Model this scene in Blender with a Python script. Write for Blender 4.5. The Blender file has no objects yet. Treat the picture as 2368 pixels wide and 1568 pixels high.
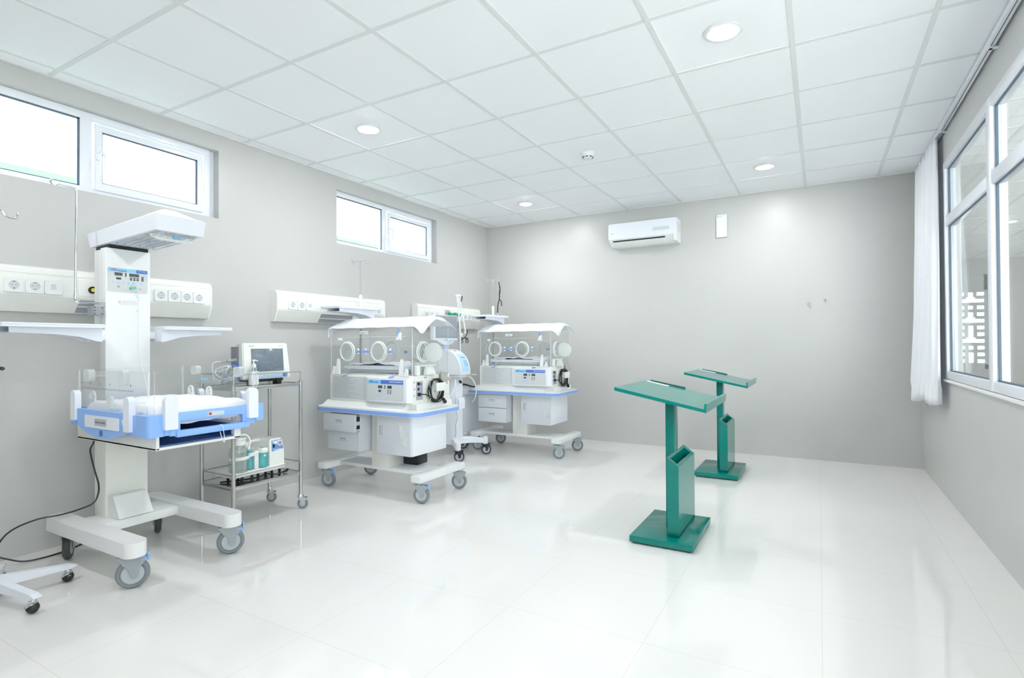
import bpy, bmesh, math, random
from mathutils import Vector, Matrix
R_ = math.radians
PI = math.pi
SC = bpy.context.scene
COL = SC.collection
random.seed(7)

# ------------------------------------------------------------------ camera
def make_camera():
    f, yaw, pitch, roll = 1248.38, R_(29.613), R_(0.565), R_(-0.328)
    F = Vector((-math.sin(yaw)*math.cos(pitch), math.cos(yaw)*math.cos(pitch), math.sin(pitch)))
    r = Vector((math.cos(yaw), math.sin(yaw), 0)); u = r.cross(F)
    Rt = r*math.cos(roll)+u*math.sin(roll); Up = -r*math.sin(roll)+u*math.cos(roll)
    cd = bpy.data.cameras.new('camera'); cd.sensor_width = 36; cd.sensor_fit = 'HORIZONTAL'
    cd.lens = 36*f/2368; cd.clip_start = 0.02; cd.clip_end = 200
    c = bpy.data.objects.new('camera', cd); COL.objects.link(c)
    M = Matrix((Rt, Up, -F)).transposed().to_4x4(); M.translation = Vector((0, 0, 1.152))
    c.matrix_world = M
    SC.camera = c
make_camera()

# ------------------------------------------------------------------ world, exposure
LAMP = 405.0            # radiance of the downlight diffusers
WORLD = 14.0
EXPOSURE = 0.1
SC.view_settings.view_transform = 'Standard'
SC.view_settings.look = 'None'
SC.view_settings.gamma = 1
SC.view_settings.exposure = EXPOSURE
SC.view_settings.use_curve_mapping = False
w = bpy.data.worlds.new('overcast_sky'); SC.world = w; w.use_nodes = True
bg = w.node_tree.nodes['Background']; bg.inputs[0].default_value = (0.95, 0.995, 1.0, 1); bg.inputs[1].default_value = WORLD
try:
    SC.cycles.transparent_max_bounces = 40
    SC.cycles.max_bounces = 16
    SC.cycles.diffuse_bounces = 10
    SC.cycles.glossy_bounces = 5
    SC.cycles.caustics_reflective = False
    SC.cycles.caustics_refractive = False
    SC.cycles.sample_clamp_indirect = 6
except Exception:
    pass

# ------------------------------------------------------------------ materials
MATS = {}
def mat(name, col, rough=0.45, metal=0.0, spec=0.5, var=0.02, coat=0.0, scale=30, bump=0.0, trans=0.0):
    m = bpy.data.materials.new(name); m.use_nodes = True; nt = m.node_tree
    b = nt.nodes['Principled BSDF']
    b.inputs['Roughness'].default_value = rough; b.inputs['Metallic'].default_value = metal
    b.inputs['Specular IOR Level'].default_value = spec
    if coat: b.inputs['Coat Weight'].default_value = coat; b.inputs['Coat Roughness'].default_value = 0.06
    tc = nt.nodes.new('ShaderNodeTexCoord'); n = nt.nodes.new('ShaderNodeTexNoise'); n.inputs['Scale'].default_value = scale
    nt.links.new(tc.outputs['Object'], n.inputs['Vector'])
    mx = nt.nodes.new('ShaderNodeMix'); mx.data_type = 'RGBA'
    mx.inputs[6].default_value = tuple(c*(1-var) for c in col)+(1,); mx.inputs[7].default_value = tuple(min(1, c*(1+var)) for c in col)+(1,)
    nt.links.new(n.outputs['Fac'], mx.inputs[0]); nt.links.new(mx.outputs[2], b.inputs['Base Color'])
    if bump:
        bp = nt.nodes.new('ShaderNodeBump'); bp.inputs['Strength'].default_value = bump; bp.inputs['Distance'].default_value = 0.002
        nt.links.new(n.outputs['Fac'], bp.inputs['Height']); nt.links.new(bp.outputs[0], b.inputs['Normal'])
    MATS[name] = m
    return m

def glassy(name, tint=(0.97, 0.99, 0.985), refl=1.0, body=0.0, bodycol=(0.9, 0.95, 0.95), rough=0.02):
    """thin clear sheet: see-through with a Fresnel reflection and, if wanted, a little milky body"""
    m = bpy.data.materials.new(name); m.use_nodes = True; nt = m.node_tree; nt.nodes.clear()
    out = nt.nodes.new('ShaderNodeOutputMaterial'); tr = nt.nodes.new('ShaderNodeBsdfTransparent'); tr.inputs[0].default_value = tint+(1,)
    gl = nt.nodes.new('ShaderNodeBsdfGlossy'); gl.inputs['Roughness'].default_value = rough
    lw = nt.nodes.new('ShaderNodeFresnel'); lw.inputs['IOR'].default_value = 1.45
    mu = nt.nodes.new('ShaderNodeMath'); mu.operation = 'MULTIPLY'; mu.inputs[1].default_value = refl
    ge = nt.nodes.new('ShaderNodeNewGeometry'); io = nt.nodes.new('ShaderNodeMapRange')
    io.inputs['To Min'].default_value = 1.45; io.inputs['To Max'].default_value = 1/1.45      # same reflection from either side of the sheet
    nt.links.new(ge.outputs['Backfacing'], io.inputs['Value']); nt.links.new(io.outputs['Result'], lw.inputs['IOR'])
    nt.links.new(lw.outputs[0], mu.inputs[0])
    base = tr
    if body > 0:
        df = nt.nodes.new('ShaderNodeBsdfDiffuse'); df.inputs[0].default_value = bodycol+(1,)
        mb = nt.nodes.new('ShaderNodeMixShader'); mb.inputs[0].default_value = body
        nt.links.new(tr.outputs[0], mb.inputs[1]); nt.links.new(df.outputs[0], mb.inputs[2]); base = mb
    mx = nt.nodes.new('ShaderNodeMixShader')
    nt.links.new(mu.outputs[0], mx.inputs[0]); nt.links.new(base.outputs[0], mx.inputs[1]); nt.links.new(gl.outputs[0], mx.inputs[2])
    nt.links.new(mx.outputs[0], out.inputs[0])
    MATS[name] = m
    return m

def emit(name, col, strength):
    m = bpy.data.materials.new(name); m.use_nodes = True; nt = m.node_tree; nt.nodes.clear()
    out = nt.nodes.new('ShaderNodeOutputMaterial'); e = nt.nodes.new('ShaderNodeEmission')
    e.inputs[0].default_value = col+(1,); e.inputs[1].default_value = strength
    nt.links.new(e.outputs[0], out.inputs[0]); MATS[name] = m; return m

mat('wall_paint', (0.542, 0.542, 0.530), 0.35, spec=0.4, var=0.02, scale=3, bump=0.02)
mat('trim_paint', (0.80, 0.80, 0.78), 0.5)
mat('white', (0.82, 0.83, 0.83), 0.35, spec=0.5)
mat('warm_white', (0.80, 0.80, 0.76), 0.4)
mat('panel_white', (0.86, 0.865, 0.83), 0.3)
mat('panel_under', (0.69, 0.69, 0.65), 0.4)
mat('cool_white', (0.79, 0.82, 0.88), 0.35)
mat('cabinet_grey', (0.66, 0.69, 0.74), 0.4)
mat('frame_white', (0.82, 0.84, 0.90), 0.25)
mat('gasket', (0.10, 0.14, 0.19), 0.6)
mat('blue', (0.25, 0.44, 0.84), 0.35)
mat('deep_blue', (0.05, 0.12, 0.30), 0.4)
mat('edge_blue', (0.22, 0.37, 0.74), 0.4)
mat('sky_blue', (0.25, 0.58, 0.86), 0.4)
mat('royal_blue', (0.08, 0.17, 0.60), 0.4)
mat('button_blue', (0.50, 0.58, 0.86), 0.4)
mat('pale_blue', (0.50, 0.70, 0.90), 0.4)
mat('panel_grey', (0.62, 0.65, 0.66), 0.4)
mat('label_grey', (0.45, 0.47, 0.48), 0.5)
mat('caster_grey', (0.33, 0.37, 0.39), 0.45)
mat('tyre_grey', (0.22, 0.25, 0.27), 0.5)
mat('hub_grey', (0.46, 0.50, 0.53), 0.4)
mat('lilac_grey', (0.40, 0.39, 0.44), 0.4)
mat('dark_tyre', (0.05, 0.06, 0.055), 0.5)
mat('black', (0.012, 0.015, 0.018), 0.35)
mat('dark_display', (0.06, 0.075, 0.075), 0.2)
mat('segment', (0.20, 0.22, 0.23), 0.4)
mat('text_grey', (0.22, 0.24, 0.26), 0.6)
mat('text_light', (0.62, 0.75, 0.95), 0.6)
mat('red', (0.45, 0.05, 0.12), 0.5)
mat('navy', (0.04, 0.09, 0.25), 0.5)
mat('yellow', (0.80, 0.68, 0.02), 0.4)
mat('green', (0.01, 0.36, 0.17), 0.35)
mat('mint', (0.16, 0.52, 0.40), 0.35)
mat('steel', (0.62, 0.62, 0.60), 0.22, metal=1.0)
mat('chrome', (0.78, 0.79, 0.80), 0.12, metal=1.0)
mat('satin_metal', (0.50, 0.49, 0.46), 0.4, metal=0.3)
mat('pole_metal', (0.42, 0.42, 0.42), 0.35, metal=0.4)
mat('recess_grey', (0.30, 0.31, 0.34), 0.5)
mat('teal', (0.0, 0.185, 0.16), 0.15, spec=0.42)
mat('teal_inside', (0.0, 0.10, 0.085), 0.5)
mat('cloth', (0.86, 0.87, 0.89), 0.8, bump=0.3, scale=200)
mat('thin_cloth', (0.90, 0.91, 0.93), 0.8, bump=0.2, scale=200)
mat('lilac_cloth', (0.90, 0.90, 0.95), 0.8)
mat('curtain_cloth', (0.93, 0.94, 0.97), 0.8)
mat('screen_glass', (0.155, 0.19, 0.235), 0.22, coat=0.5)
mat('vent_screen', (0.30, 0.33, 0.37), 0.12, coat=0.5)
mat('knob_blue', (0.16, 0.32, 0.62), 0.35)
mat('paper', (0.80, 0.82, 0.90), 0.7)
mat('outside_green', (0.105, 0.155, 0.12), 0.8)
mat('lattice', (0.55, 0.58, 0.60), 0.7)
mat('milky', (0.80, 0.83, 0.82), 0.3)
mat('sensor_red', (0.5, 0.25, 0.22), 0.4)
glassy('window_glass', (0.96, 0.985, 0.975), refl=1.0)
glassy('acrylic', (0.993, 0.997, 0.996), refl=0.7, body=0.006)
glassy('acrylic_edge', (0.95, 0.96, 0.98), refl=1.0, body=0.50, bodycol=(0.92, 0.94, 0.97))
glassy('frosted', (0.9, 0.93, 0.92), refl=0.6, body=0.45, bodycol=(0.88, 0.91, 0.90), rough=0.2)
glassy('bottle_glass', (0.88, 0.92, 0.91), refl=1.2, body=0.10)
glassy('teal_liquid', (0.55, 0.84, 0.86), refl=0.6, body=0.45, bodycol=(0.16, 0.60, 0.64))
emit('lamp_glow', (0.985, 0.99, 1.0), LAMP)

def curtain_mat(name, fac):
    m = MATS[name]; nt = m.node_tree; b = nt.nodes['Principled BSDF']
    tl = nt.nodes.new('ShaderNodeBsdfTranslucent'); tl.inputs[0].default_value = (0.92, 0.95, 0.98, 1)
    mx = nt.nodes.new('ShaderNodeMixShader'); mx.inputs[0].default_value = fac
    out = nt.nodes['Material Output']
    nt.links.new(b.outputs[0], mx.inputs[1]); nt.links.new(tl.outputs[0], mx.inputs[2]); nt.links.new(mx.outputs[0], out.inputs[0])
curtain_mat('curtain_cloth', 0.18); curtain_mat('thin_cloth', 0.38)

def tile_mat(name, col, joint, size, ox, oy, jw, rough, coat=0.0, spec=0.5, bump=0.0, var=0.01):
    """square tiles in world metres with narrow joints"""
    m = bpy.data.materials.new(name); m.use_nodes = True; nt = m.node_tree; b = nt.nodes['Principled BSDF']
    b.inputs['Roughness'].default_value = rough; b.inputs['Specular IOR Level'].default_value = spec
    if coat: b.inputs['Coat Weight'].default_value = coat; b.inputs['Coat Roughness'].default_value = 0.03
    g = nt.nodes.new('ShaderNodeNewGeometry'); s = nt.nodes.new('ShaderNodeSeparateXYZ'); nt.links.new(g.outputs['Position'], s.inputs[0])
    fs = []
    for k, off in ((0, ox), (1, oy)):
        a = nt.nodes.new('ShaderNodeMath'); a.operation = 'SUBTRACT'; a.inputs[1].default_value = off - 100*size
        nt.links.new(s.outputs[k], a.inputs[0])
        d = nt.nodes.new('ShaderNodeMath'); d.operation = 'PINGPONG'; d.inputs[1].default_value = size/2
        nt.links.new(a.outputs[0], d.inputs[0])
        l = nt.nodes.new('ShaderNodeMath'); l.operation = 'LESS_THAN'; l.inputs[1].default_value = jw/2
        nt.links.new(d.outputs[0], l.inputs[0]); fs.append(l)
    mm = nt.nodes.new('ShaderNodeMath'); mm.operation = 'MAXIMUM'
    nt.links.new(fs[0].outputs[0], mm.inputs[0]); nt.links.new(fs[1].outputs[0], mm.inputs[1])
    n = nt.nodes.new('ShaderNodeTexNoise'); n.inputs['Scale'].default_value = 1.3; nt.links.new(g.outputs['Position'], n.inputs['Vector'])
    v = nt.nodes.new('ShaderNodeMix'); v.data_type = 'RGBA'
    v.inputs[6].default_value = tuple(c*(1-var) for c in col)+(1,); v.inputs[7].default_value = tuple(min(1, c*(1+var)) for c in col)+(1,)
    nt.links.new(n.outputs['Fac'], v.inputs[0])
    mx = nt.nodes.new('ShaderNodeMix'); mx.data_type = 'RGBA'; mx.inputs[7].default_value = joint+(1,)
    nt.links.new(mm.outputs[0], mx.inputs[0]); nt.links.new(v.outputs[2], mx.inputs[6]); nt.links.new(mx.outputs[2], b.inputs['Base Color'])
    MATS[name] = m
tile_mat('floor_tiles', (0.775, 0.765, 0.745), (0.70, 0.67, 0.60), 0.6, 0.0, 0.863, 0.003, 0.06, coat=0.0, spec=0.65)
tile_mat('ceiling_tiles', (0.915, 0.925, 0.95), (0.915, 0.925, 0.95), 0.6, 0.0, 0.0, 0.0, 0.7, spec=0.2)

# ------------------------------------------------------------------ mesh builder
class MB:
    def __init__(s): s.bm = bmesh.new(); s.mi = 0
    def _fin(s, verts, n0):
        for f in s.bm.faces:
            if f.index == -1 or f.index >= n0: pass
        return verts
    def _mark(s, old):
        for f in s.bm.faces:
            if f not in old: f.material_index = s.mi
    def box(s, x0, x1, y0, y1, z0, z1, bev=0.0, seg=2, rot=None, piv=None):
        old = set(s.bm.faces)
        r = bmesh.ops.create_cube(s.bm, size=1.0); vs = r['verts']
        for v in vs:
            v.co = Vector(((x0+x1)/2+v.co.x*(x1-x0), (y0+y1)/2+v.co.y*(y1-y0), (z0+z1)/2+v.co.z*(z1-z0)))
        if bev > 0:
            es = list({e for v in vs for e in v.link_edges})
            rr = bmesh.ops.bevel(s.bm, geom=es, offset=min(bev, 0.49*min(abs(x1-x0), abs(y1-y0), abs(z1-z0))), segments=seg, affect='EDGES', profile=0.5)
        if rot is not None:
            nv = {v for f in s.bm.faces if f not in old for v in f.verts}
            bmesh.ops.rotate(s.bm, verts=list(nv), cent=piv or Vector(((x0+x1)/2, (y0+y1)/2, (z0+z1)/2)), matrix=rot)
        s._mark(old); return s
    def cyl(s, p0, p1, r0, r1=None, seg=20, cap=True):
        old = set(s.bm.faces)
        p0 = Vector(p0); p1 = Vector(p1); r1 = r0 if r1 is None else r1
        d = (p1-p0); L = d.length; d.normalize()
        a = d.orthogonal().normalized(); b = d.cross(a)
        v0 = [s.bm.verts.new(p0+(a*math.cos(t)+b*math.sin(t))*r0) for t in (2*PI*i/seg for i in range(seg))]
        v1 = [s.bm.verts.new(p1+(a*math.cos(t)+b*math.sin(t))*r1) for t in (2*PI*i/seg for i in range(seg))]
        for i in range(seg): s.bm.faces.new((v0[i], v0[(i+1) % seg], v1[(i+1) % seg], v1[i]))
        if cap: s.bm.faces.new(v0[::-1]); s.bm.faces.new(v1)
        s._mark(old); return s
    def tube(s, pts, r, seg=8, closed=False, smooth=True):
        old = set(s.bm.faces)
        P = [Vector(p) for p in pts]
        if smooth and len(P) > 2: P = spline(P, closed)
        n = len(P); rings = []; prev = None
        for i in range(n):
            if closed: t = P[(i+1) % n]-P[i-1]
            else: t = P[min(i+1, n-1)]-P[max(i-1, 0)]
            if t.length < 1e-9: t = Vector((0, 0, 1))
            t.normalize()
            a = t.orthogonal().normalized() if prev is None else (prev-t*prev.dot(t)).normalized()
            prev = a; b = t.cross(a)
            rings.append([s.bm.verts.new(P[i]+(a*math.cos(q)+b*math.sin(q))*r) for q in (2*PI*k/seg for k in range(seg))])
        m = n if closed else n-1
        for i in range(m):
            A = rings[i]; B = rings[(i+1) % n]
            for k in range(seg): s.bm.faces.new((A[k], A[(k+1) % seg], B[(k+1) % seg], B[k]))
        if not closed: s.bm.faces.new(rings[0][::-1]); s.bm.faces.new(rings[-1])
        s._mark(old); return s
    def prism(s, poly, axis, a, b, holes=None):
        """poly: 2D points in the two other axes (x,y,z order); extruded along axis from a to b"""
        old = set(s.bm.faces)
        def mk(p, t):
            c = list(p); c.insert(axis, t); return s.bm.verts.new(c)
        A = [mk(p, a) for p in poly]; B = [mk(p, b) for p in poly]; n = len(poly)
        s.bm.faces.new(A); s.bm.faces.new(B[::-1])
        for i in range(n): s.bm.faces.new((A[i], B[i], B[(i+1) % n], A[(i+1) % n]))
        s._mark(old); return s
    def lathe(s, prof, c, axis=(0, 0, 1), seg=28):
        """prof: (radius, height) along axis from c"""
        old = set(s.bm.faces)
        c = Vector(c); d = Vector(axis).normalized(); a = d.orthogonal().normalized(); b = d.cross(a); rings = []
        for r, h in prof:
            if r < 1e-6: rings.append([s.bm.verts.new(c+d*h)]*1)
            else: rings.append([s.bm.verts.new(c+d*h+(a*math.cos(t)+b*math.sin(t))*r) for t in (2*PI*i/seg for i in range(seg))])
        for A, B in zip(rings, rings[1:]):
            for i in range(seg):
                j = (i+1) % seg
                if len(A) == 1 and len(B) == 1: continue
                if len(A) == 1: s.bm.faces.new((A[0], B[j], B[i]))
                elif len(B) == 1: s.bm.faces.new((A[i], A[j], B[0]))
                else: s.bm.faces.new((A[i], A[j], B[j], B[i]))
        s._mark(old); return s
    def torus(s, c, axis, R, r, seg=32, sides=10, sx=1.0):
        d = Vector(axis).normalized(); a = d.orthogonal().normalized(); b = d.cross(a)
        pts = [Vector(c)+(a*math.cos(t)+b*math.sin(t)*sx)*R for t in (2*PI*i/seg for i in range(seg))]
        return s.tube(pts, r, sides, True, False)
    def rrect(s, x0, x1, y0, y1, z0, z1, rad, seg=6, axis=2):
        """box with corners rounded in the plane across axis"""
        lo = [x0, y0, z0]; hi = [x1, y1, z1]; ax = [0, 1, 2]; ax.remove(axis); u, v = ax
        pts = []
        for cx, cy, a0 in ((hi[u]-rad, hi[v]-rad, 0), (lo[u]+rad, hi[v]-rad, 90), (lo[u]+rad, lo[v]+rad, 180), (hi[u]-rad, lo[v]+rad, 270)):
            for k in range(seg+1):
                t = R_(a0+90*k/seg); pts.append((cx+rad*math.cos(t), cy+rad*math.sin(t)))
        return s.prism(pts, axis, lo[axis], hi[axis])
    def grid(s, fn, nu, nv):
        old = set(s.bm.faces)
        V = [[s.bm.verts.new(fn(i/nu, j/nv)) for j in range(nv+1)] for i in range(nu+1)]
        for i in range(nu):
            for j in range(nv): s.bm.faces.new((V[i][j], V[i+1][j], V[i+1][j+1], V[i][j+1]))
        s._mark(old); return s
    def solid_grid(s, fn, nu, nv, th):
        """sheet with thickness th (downwards offset given by vector)"""
        old = set(s.bm.faces); t = Vector(th)
        A = [[s.bm.verts.new(Vector(fn(i/nu, j/nv))) for j in range(nv+1)] for i in range(nu+1)]
        B = [[s.bm.verts.new(Vector(fn(i/nu, j/nv))+t) for j in range(nv+1)] for i in range(nu+1)]
        for i in range(nu):
            for j in range(nv):
                s.bm.faces.new((A[i][j], A[i+1][j], A[i+1][j+1], A[i][j+1])); s.bm.faces.new((B[i][j+1], B[i+1][j+1], B[i+1][j], B[i][j]))
        for i in range(nu):
            s.bm.faces.new((A[i][0], B[i][0], B[i+1][0], A[i+1][0])); s.bm.faces.new((A[i][nv], A[i+1][nv], B[i+1][nv], B[i][nv]))
        for j in range(nv):
            s.bm.faces.new((A[0][j], A[0][j+1], B[0][j+1], B[0][j])); s.bm.faces.new((A[nu][j], B[nu][j], B[nu][j+1], A[nu][j+1]))
        s._mark(old); return s
    def m(s, i): s.mi = i; return s

def spline(P, closed=False, sub=6):
    n = len(P); out = []
    rng = n if closed else n-1
    for i in range(rng):
        if closed: p0, p1, p2, p3 = P[i-1], P[i], P[(i+1) % n], P[(i+2) % n]
        else: p0, p1, p2, p3 = P[max(i-1, 0)], P[i], P[i+1], P[min(i+2, n-1)]
        for k in range(sub):
            t = k/sub
            out.append(0.5*((2*p1)+(p2-p0)*t+(2*p0-5*p1+4*p2-p3)*t*t+(3*p1-p0-3*p2+p3)*t**3))
    if not closed: out.append(P[-1].copy())
    return out

def wpos(o):
    p = Vector(o.location)
    while o.parent: o = o.parent; p = p+Vector(o.location)
    return p

def obj(name, mb, mats, parent=None, off=None, smooth=32):
    """link a mesh built in world metres as ONE object under parent"""
    me = bpy.data.meshes.new(name)
    base = wpos(parent) if parent else Vector((0, 0, 0))
    loc = Vector((0, 0, 0))
    if not parent:
        vs = [v.co for v in mb.bm.verts]
        loc = Vector(((min(v.x for v in vs)+max(v.x for v in vs))/2, (min(v.y for v in vs)+max(v.y for v in vs))/2, min(v.z for v in vs)))
    bmesh.ops.recalc_face_normals(mb.bm, faces=mb.bm.faces)
    for v in mb.bm.verts: v.co -= base+loc
    mb.bm.to_mesh(me); mb.bm.free()
    if isinstance(mats, str): mats = [mats]
    for m in mats: me.materials.append(MATS[m])
    for p in me.polygons: p.use_smooth = True
    try: me.set_sharp_from_angle(angle=R_(smooth))
    except Exception: pass
    o = bpy.data.objects.new(name, me); COL.objects.link(o)
    o.location = loc if not parent else (off or (0, 0, 0))
    if parent: o.parent = parent
    return o

def thing(name, label, cat, loc, group=None):
    o = bpy.data.objects.new(name, None); o.empty_display_size = 0.1; COL.objects.link(o)
    o.location = loc; return tag(o, label, cat, group)
def tag(o, label, cat, group=None):
    o['label'] = label; o['category'] = cat
    if group: o['group'] = group
    return o
def struct(name, mb, mats, parent=None, smooth=32):
    o = obj(name, mb, mats, parent, smooth=smooth)
    if not parent: o['kind'] = 'structure'
    return o

def text(s, size, origin, face, matname, parent, name='lettering', align='LEFT', mirror=False, stretch=1.0, depth=0.0004):
    """flat lettering on a face: 'x' looks towards +x, 'y' looks towards -y"""
    cu = bpy.data.curves.new('t', 'FONT'); cu.body = s; cu.size = size; cu.align_x = align; cu.align_y = 'CENTER'; cu.resolution_u = 2
    cu.extrude = depth; cu.offset = size*0.012
    to = bpy.data.objects.new('t', cu); COL.objects.link(to)
    me = bpy.data.meshes.new_from_object(to); bpy.data.objects.remove(to); bpy.data.curves.remove(cu)
    base = wpos(parent)
    for v in me.vertices:
        x, y, z = v.co.x*(-1 if mirror else 1)*stretch, v.co.y, v.co.z
        if face == 'x': c = Vector((z, x, y))
        else: c = Vector((x, -z, y))
        v.co = c+Vector(origin)-base
    me.name = name; me.materials.clear(); me.materials.append(MATS[matname])
    o = bpy.data.objects.new(name, me); COL.objects.link(o); o.parent = parent
    return o

def copy_tree(o, parent=None):
    c = o.copy(); COL.objects.link(c)
    if parent: c.parent = parent
    for ch in list(o.children): copy_tree(ch, c)
    return c

def fbox(face, c, u0, u1, v0, v1, t, mb, bev=0.0):
    """thin slab standing t proud of a face at c"""
    if face == 'x': mb.box(c, c+t, u0, u1, v0, v1, bev)
    else: mb.box(u0, u1, c-t, c, v0, v1, bev)

# ================================================================== ROOM
XL, XR, YB, YF, H = -3.835, 0.812, 6.10, -1.7, 2.709
WT = 0.14
WR = 0.088
ZS, ZT = 2.09, 2.590          # high windows
W1 = (0.905, 2.385); W2 = (3.505, 4.995)
b = MB()
b.box(XL-WT, XL, YF, YB+WT, 0, ZS).box(XL-WT, XL, YF, YB+WT, ZT, H+.1)
b.box(XL-WT, XL, YF, W1[0], ZS, ZT).box(XL-WT, XL, W1[1], W2[0], ZS, ZT).box(XL-WT, XL, W2[1], YB+WT, ZS, ZT)
struct('wall_left', b, 'wall_paint')
b = MB(); b.box(XL, XR+WR, YB, YB+WT, 0, H+.1); struct('wall_back', b, 'wall_paint')
b = MB(); b.box(XL-WT, XR+WT, YF-WT, YF, 0, H+.1); struct('wall_front', b, 'wall_paint')
RY0, RY1, RZ0, RZ1 = -0.55, 4.975, 0.885, 2.455
b = MB()
b.box(XR, XR+WR, YF, YB, 0, RZ0).box(XR, XR+WR, YF, YB, RZ1, H+.1).box(XR, XR+WR, YF, RY0, RZ0, RZ1).box(XR, XR+WR, RY1, YB, RZ0, RZ1)
struct('wall_right', b, 'wall_paint')
b = MB(); b.box(XL-.02, 3.75, YF-.02, 13.5, -0.12, 0); struct('floor', b, 'floor_tiles')
b = MB(); b.box(XL-WT, XR+WR, YF-WT, YB+WT, H, H+.1); struct('ceiling', b, 'ceiling_tiles')
# T-bar grid: the exposed faces of the suspended ceiling
b = MB()
gx = [-3.7034+0.6*k for k in range(8)]
for x in gx: b.box(x-.012, x+.012, YF, YB, H-.004, H+.001)
y = 3.1704-0.6*8
while y < YB:
    b.box(XL, XR, y-.012, y+.012, H-.0035, H+.001); y += 0.6
mat('tbar', (0.75, 0.77, 0.775), 0.45)
struct('trim_1', b, 'tbar')
b = MB()
for (a0, a1, c0, c1) in ((XL, XL+.022, YF, YB), (XR-.022, XR, YF, YB), (XL, XR, YB-.022, YB), (XL, XR, YF, YF+.022)):
    b.box(a0, a1, c0, c1, H-.006, H)
struct('trim_2', b, 'trim_paint')
# neighbouring corridor seen through the right window
b = MB(); b.box(3.6, 3.74, 0, 13.2, 0, H); struct('wall_corridor', b, 'wall_paint')
LX0, LX1, LZ0, LZ1 = 2.30, 2.76, 0.64, 2.42
b = MB()
b.box(XR+WR, LX0, 13.2, 13.34, 0, H).box(LX1, 3.74, 13.2, 13.34, 0, H).box(LX0, LX1, 13.2, 13.34, 0, LZ0).box(LX0, LX1, 13.2, 13.34, LZ1, H)
struct('wall_corridor_end', b, 'wall_paint')
b = MB(); b.box(XR, XR+WR, YB+WT, 13.2, 0, H); struct('wall_corridor_side', b, 'wall_paint')
b = MB(); b.box(XR+WR, 3.74, -2.0, 13.34, H, H+.1)
struct('ceiling_corridor', b, 'ceiling_tiles')
b = MB()
for k in range(5): b.box(1.30+.6*k-.012, 1.30+.6*k+.012, -1.9, 13.2, H-.004, H+.001)
for k in range(25): b.box(XR+WR, 3.6, -1.4+.6*k-.012, -1.4+.6*k+.012, H-.0035, H+.001)
struct('trim_3', b, 'tbar')
# breeze-block lattice in the corridor's far window
b = MB()
b.box(LX0, LX1, 13.22, 13.30, LZ0, LZ0+.08).box(LX0, LX1, 13.22, 13.30, LZ1-.30, LZ1)
b.box(LX0, LX0+.02, 13.22, 13.30, LZ0, LZ1).box(LX1-.05, LX1, 13.22, 13.30, LZ0, LZ1)
nz = 11; nx = 3
cw = (LX1-.05-LX0-.02)/nx; chh = (LZ1-.30-LZ0-.08)/nz
for j in range(nz+1):
    z = LZ0+.08+j*chh
    for i in range(nx):
        x = LX0+.02+i*cw
        if i == 1 and (j % 3 == 1 or j == 5): continue
        b.box(x, x+cw, 13.23, 13.29, z-.032, z+.032)
for i in range(1, nx):
    x = LX0+.02+i*cw
    for j in range(nz):
        if j % 3 == 0 and j > 1: continue
        z = LZ0+.08+j*chh; b.box(x-.030, x+.030, 13.235, 13.285, z, z+chh)
lat = struct('window_4', b, 'lattice')
# pale wall of the neighbouring building, seen low through the high windows
b = MB(); b.box(-5.3, -5.0, -2, 9, 1.2, 2.462); struct('wall_outside', b, 'outside_green')
b = MB(); b.box(-7, XL-WT, -3, 10, -.12, 0); struct('floor_outside', b, 'outside_green')

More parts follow.
